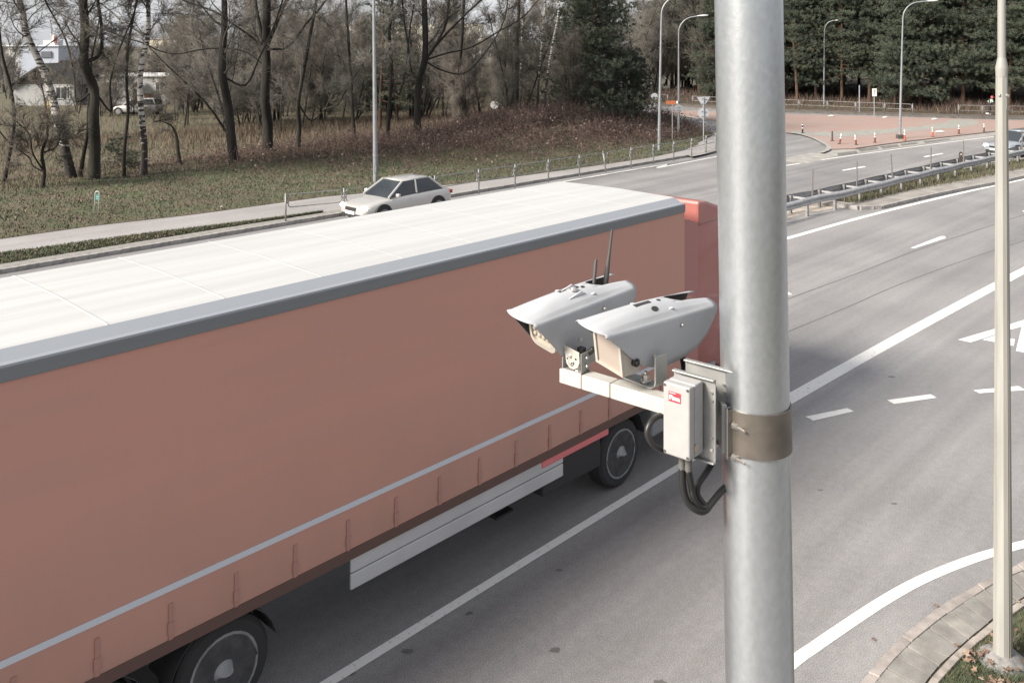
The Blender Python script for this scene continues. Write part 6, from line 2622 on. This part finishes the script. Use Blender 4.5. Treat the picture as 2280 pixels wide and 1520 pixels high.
b.add(bb + [p - c1.f * .22 for p in bb], [(0, 1, 2, 3), (7, 6, 5, 4), (0, 4, 5, 1), (1, 5, 6, 2), (2, 6, 7, 3), (3, 7, 4, 0)])
b.build('inner_body', M_HOODIN, c1.root, world=True, bev=.006)
# tilting foot: face plate with two bolts, channel base, side cheek
fcx = pos1 - bn * .018
fp0 = fcx - bd * .030
cheek = [fp0 + bd * x + UP * z for x, z in ((-.004, .075), (.056, .062), (.058, .03), (.050, .014), (.036, .006), (.020, .008), (.008, .020))]
b = MB()
b.prism(cheek, bn * .004)
b.build('face_plate', M_CASE, c1.root, world=True, bev=.001)
for x, z, rr in ((.022, .046, .0055), (.026, .026, .008), (.044, .040, .0035), (.012, .036, .003), (.036, .026, .003)):
    b = MB()
    cpt = fp0 + bd * x + UP * z
    if rr > .004:
        b.tube([cpt + bn * .001, cpt - bn * .003], [rr * 1.25, rr * 1.25], 14)
        b.tube([cpt - bn * .002, cpt - bn * .008], [rr * .75, rr * .7], 6)
        b.build('bolt', M_BOLT, c1.root, world=True)
    else:
        b.tube([cpt + bn * .001, cpt - bn * .0008], [rr, rr], 10)
        b.build('hole', M_HOODIN, c1.root, world=True)
b = MB()
c0 = pos1 - bd * .036 - bn * .022
b.obox(c0, bd * .074, bn * .046, UP * .003)
b.obox(c0, bd * .003, bn * .046, UP * .036)
b.obox(c0 + bd * .071, bd * .003, bn * .046, UP * .062)
b.build('channel_base', M_PLATE, c1.root, world=True, bev=.0008)
b = MB()
cpt = pos1 + UP * .003 + bd * .012
b.tube([cpt, cpt + UP * .003], [.014, .014], 14)
b.tube([cpt + UP * .003, cpt + UP * .018], [.009, .009], 6)
b.build('bolt', M_BOLT, c1.root, world=True)
for z in (.020, .045):
    b = MB()
    cpt = c0 + bd * .074 + bn * .024 + UP * z
    b.tube([cpt, cpt + bd * .006], [.006, .005], 8)
    b.build('bolt', M_BOLT, c1.root, world=True)
b = MB()
b.obox(pos1 - bd * .015 + bn * .026 + UP * .03, bd * .024, bn * .02, UP * .03)
b.build('neck', M_DARKMETAL, c1.root, world=True, bev=.003)
# antennas standing in the notch of the hood
M_ANT = mat('antenna_rubber', (.060, .060, .060), .5)
for nm, (ub, vb), (ut, vt), yb, rads in (('antenna', (1346, 650), (1363, 512), 3.02, (.0095, .0090, .0050, .0040)), ('antenna', (1321, 646), (1327, 578), 2.99, (.0062, .0062, .0058, .0055))):
    p0_, p1_ = W(ub, vb, yb), W(ut, vt, yb + .02)
    b = MB()
    b.tube([p0_, p0_.lerp(p1_, .30), p0_.lerp(p1_, .62), p1_], rads, 12)
    b.build(nm, M_ANT, c1.root, world=True, smooth=True, angle=50)
b = MB()
p0_ = W(1338, 652, 3.0)
b.obox(c1.p(-.30, .04, -.035), c1.f * -.10, c1.r * .055, c1.u * .012)
b.build('antenna_base', M_HOODIN, c1.root, world=True)

# ================================================================== THE WALKER
pw0 = G(2203, 256.5, .12)
per = thing('person', 'person in a red cap and pale jacket striding past the railing by the pines', 'person', pw0)
sk = {'pelvis': (0, 0, .90), 'chest': (.10, 0, 1.22), 'neck': (.17, 0, 1.42), 'head': (.22, 0, 1.56), 'headt': (.235, 0, 1.68),
      'hipL': (-.01, .09, .86), 'kneeL': (.16, .10, .52), 'ankL': (-.02, .10, .12), 'toeL': (.12, .10, .05),
      'hipR': (-.01, -.09, .86), 'kneeR': (-.05, -.10, .48), 'ankR': (-.30, -.10, .22), 'toeR': (-.26, -.10, .08),
      'shL': (.14, .17, 1.37), 'elL': (-.02, .24, 1.14), 'haL': (.12, .22, .97),
      'shR': (.14, -.17, 1.37), 'elR': (.20, -.25, 1.12), 'haR': (.42, -.18, 1.14)}
ed = [('pelvis', 'chest'), ('chest', 'neck'), ('neck', 'head'), ('head', 'headt'), ('pelvis', 'hipL'), ('hipL', 'kneeL'), ('kneeL', 'ankL'), ('ankL', 'toeL'), ('pelvis', 'hipR'), ('hipR', 'kneeR'), ('kneeR', 'ankR'), ('ankR', 'toeR'),
      ('chest', 'shL'), ('shL', 'elL'), ('elL', 'haL'), ('chest', 'shR'), ('shR', 'elR'), ('elR', 'haR')]
rad_ = {'pelvis': .15, 'chest': .15, 'neck': .065, 'head': .10, 'headt': .085, 'hip': .10, 'knee': .065, 'ank': .05, 'toe': .045, 'sh': .075, 'el': .05, 'ha': .042}


def skin_obj(name, keys, edges, grow, mats, parent, ref):
    me = bpy.data.meshes.new(name)
    idx = {k: i for i, k in enumerate(keys)}
    me.from_pydata([ref[k] for k in keys], [(idx[a], idx[c]) for a, c in edges], [])
    o = bpy.data.objects.new(name, me)
    COL.objects.link(o)
    o.parent = parent
    md = o.modifiers.new('skin', 'SKIN')
    for i, k in enumerate(keys):
        kk = k.rstrip('LR') if k not in rad_ else k
        q = rad_[kk] * grow
        me.skin_vertices[0].data[i].radius = (q, q)
    me.skin_vertices[0].data[0].use_root = True
    sd = o.modifiers.new('smooth', 'SUBSURF')
    sd.levels = sd.render_levels = 1
    me.materials.append(mats)
    return o


skin_obj('body', list(sk), ed, 1.0, mat('dark_tracksuit', (.022, .024, .030), .8), per, sk)
tk = ['chest', 'pelvisU', 'neckB', 'shL', 'elL', 'shR', 'elR']
sk2 = dict(sk)
sk2['pelvisU'] = (.02, 0, .98)
sk2['neckB'] = (.16, 0, 1.38)
rad_['pelvisU'], rad_['neckB'] = .155, .09
skin_obj('jacket', tk, [('chest', 'pelvisU'), ('chest', 'neckB'), ('chest', 'shL'), ('shL', 'elL'), ('chest', 'shR'), ('shR', 'elR')], 1.12, mat('pale_jacket', (.36, .40, .34), .8), per, sk2)
b = MB()
b.lathe((.235, 0, 1.575), (.1, 0, 1), [(0, .122), (.05, .120), (.10, .098), (.14, .045), (.15, .005)], 14)
b.obox((.30, -.09, 1.575), (.15, 0, .0), (0, .18, 0), (0, 0, .02))
b.build('cap', mat('red_cap', (.50, .045, .065), .7), per, smooth=True, angle=45)
b = MB()
b.lathe((.225, 0, 1.46), (.1, 0, 1), [(0, .05), (.03, .088), (.09, .103), (.125, .100)], 14)
b.build('face', mat('skin_tone', (.45, .27, .20), .6), per, smooth=True)
for p in ((-.02, .10, .06), (-.30, -.10, .15)):
    b = MB()
    b.obox((p[0] - .07, p[1] - .055, p[2] - .06), (.27, 0, 0), (0, .11, 0), (0, 0, .12))
    b.build('shoe', mat('white_shoe', (.75, .75, .74), .6), per, bev=.04)
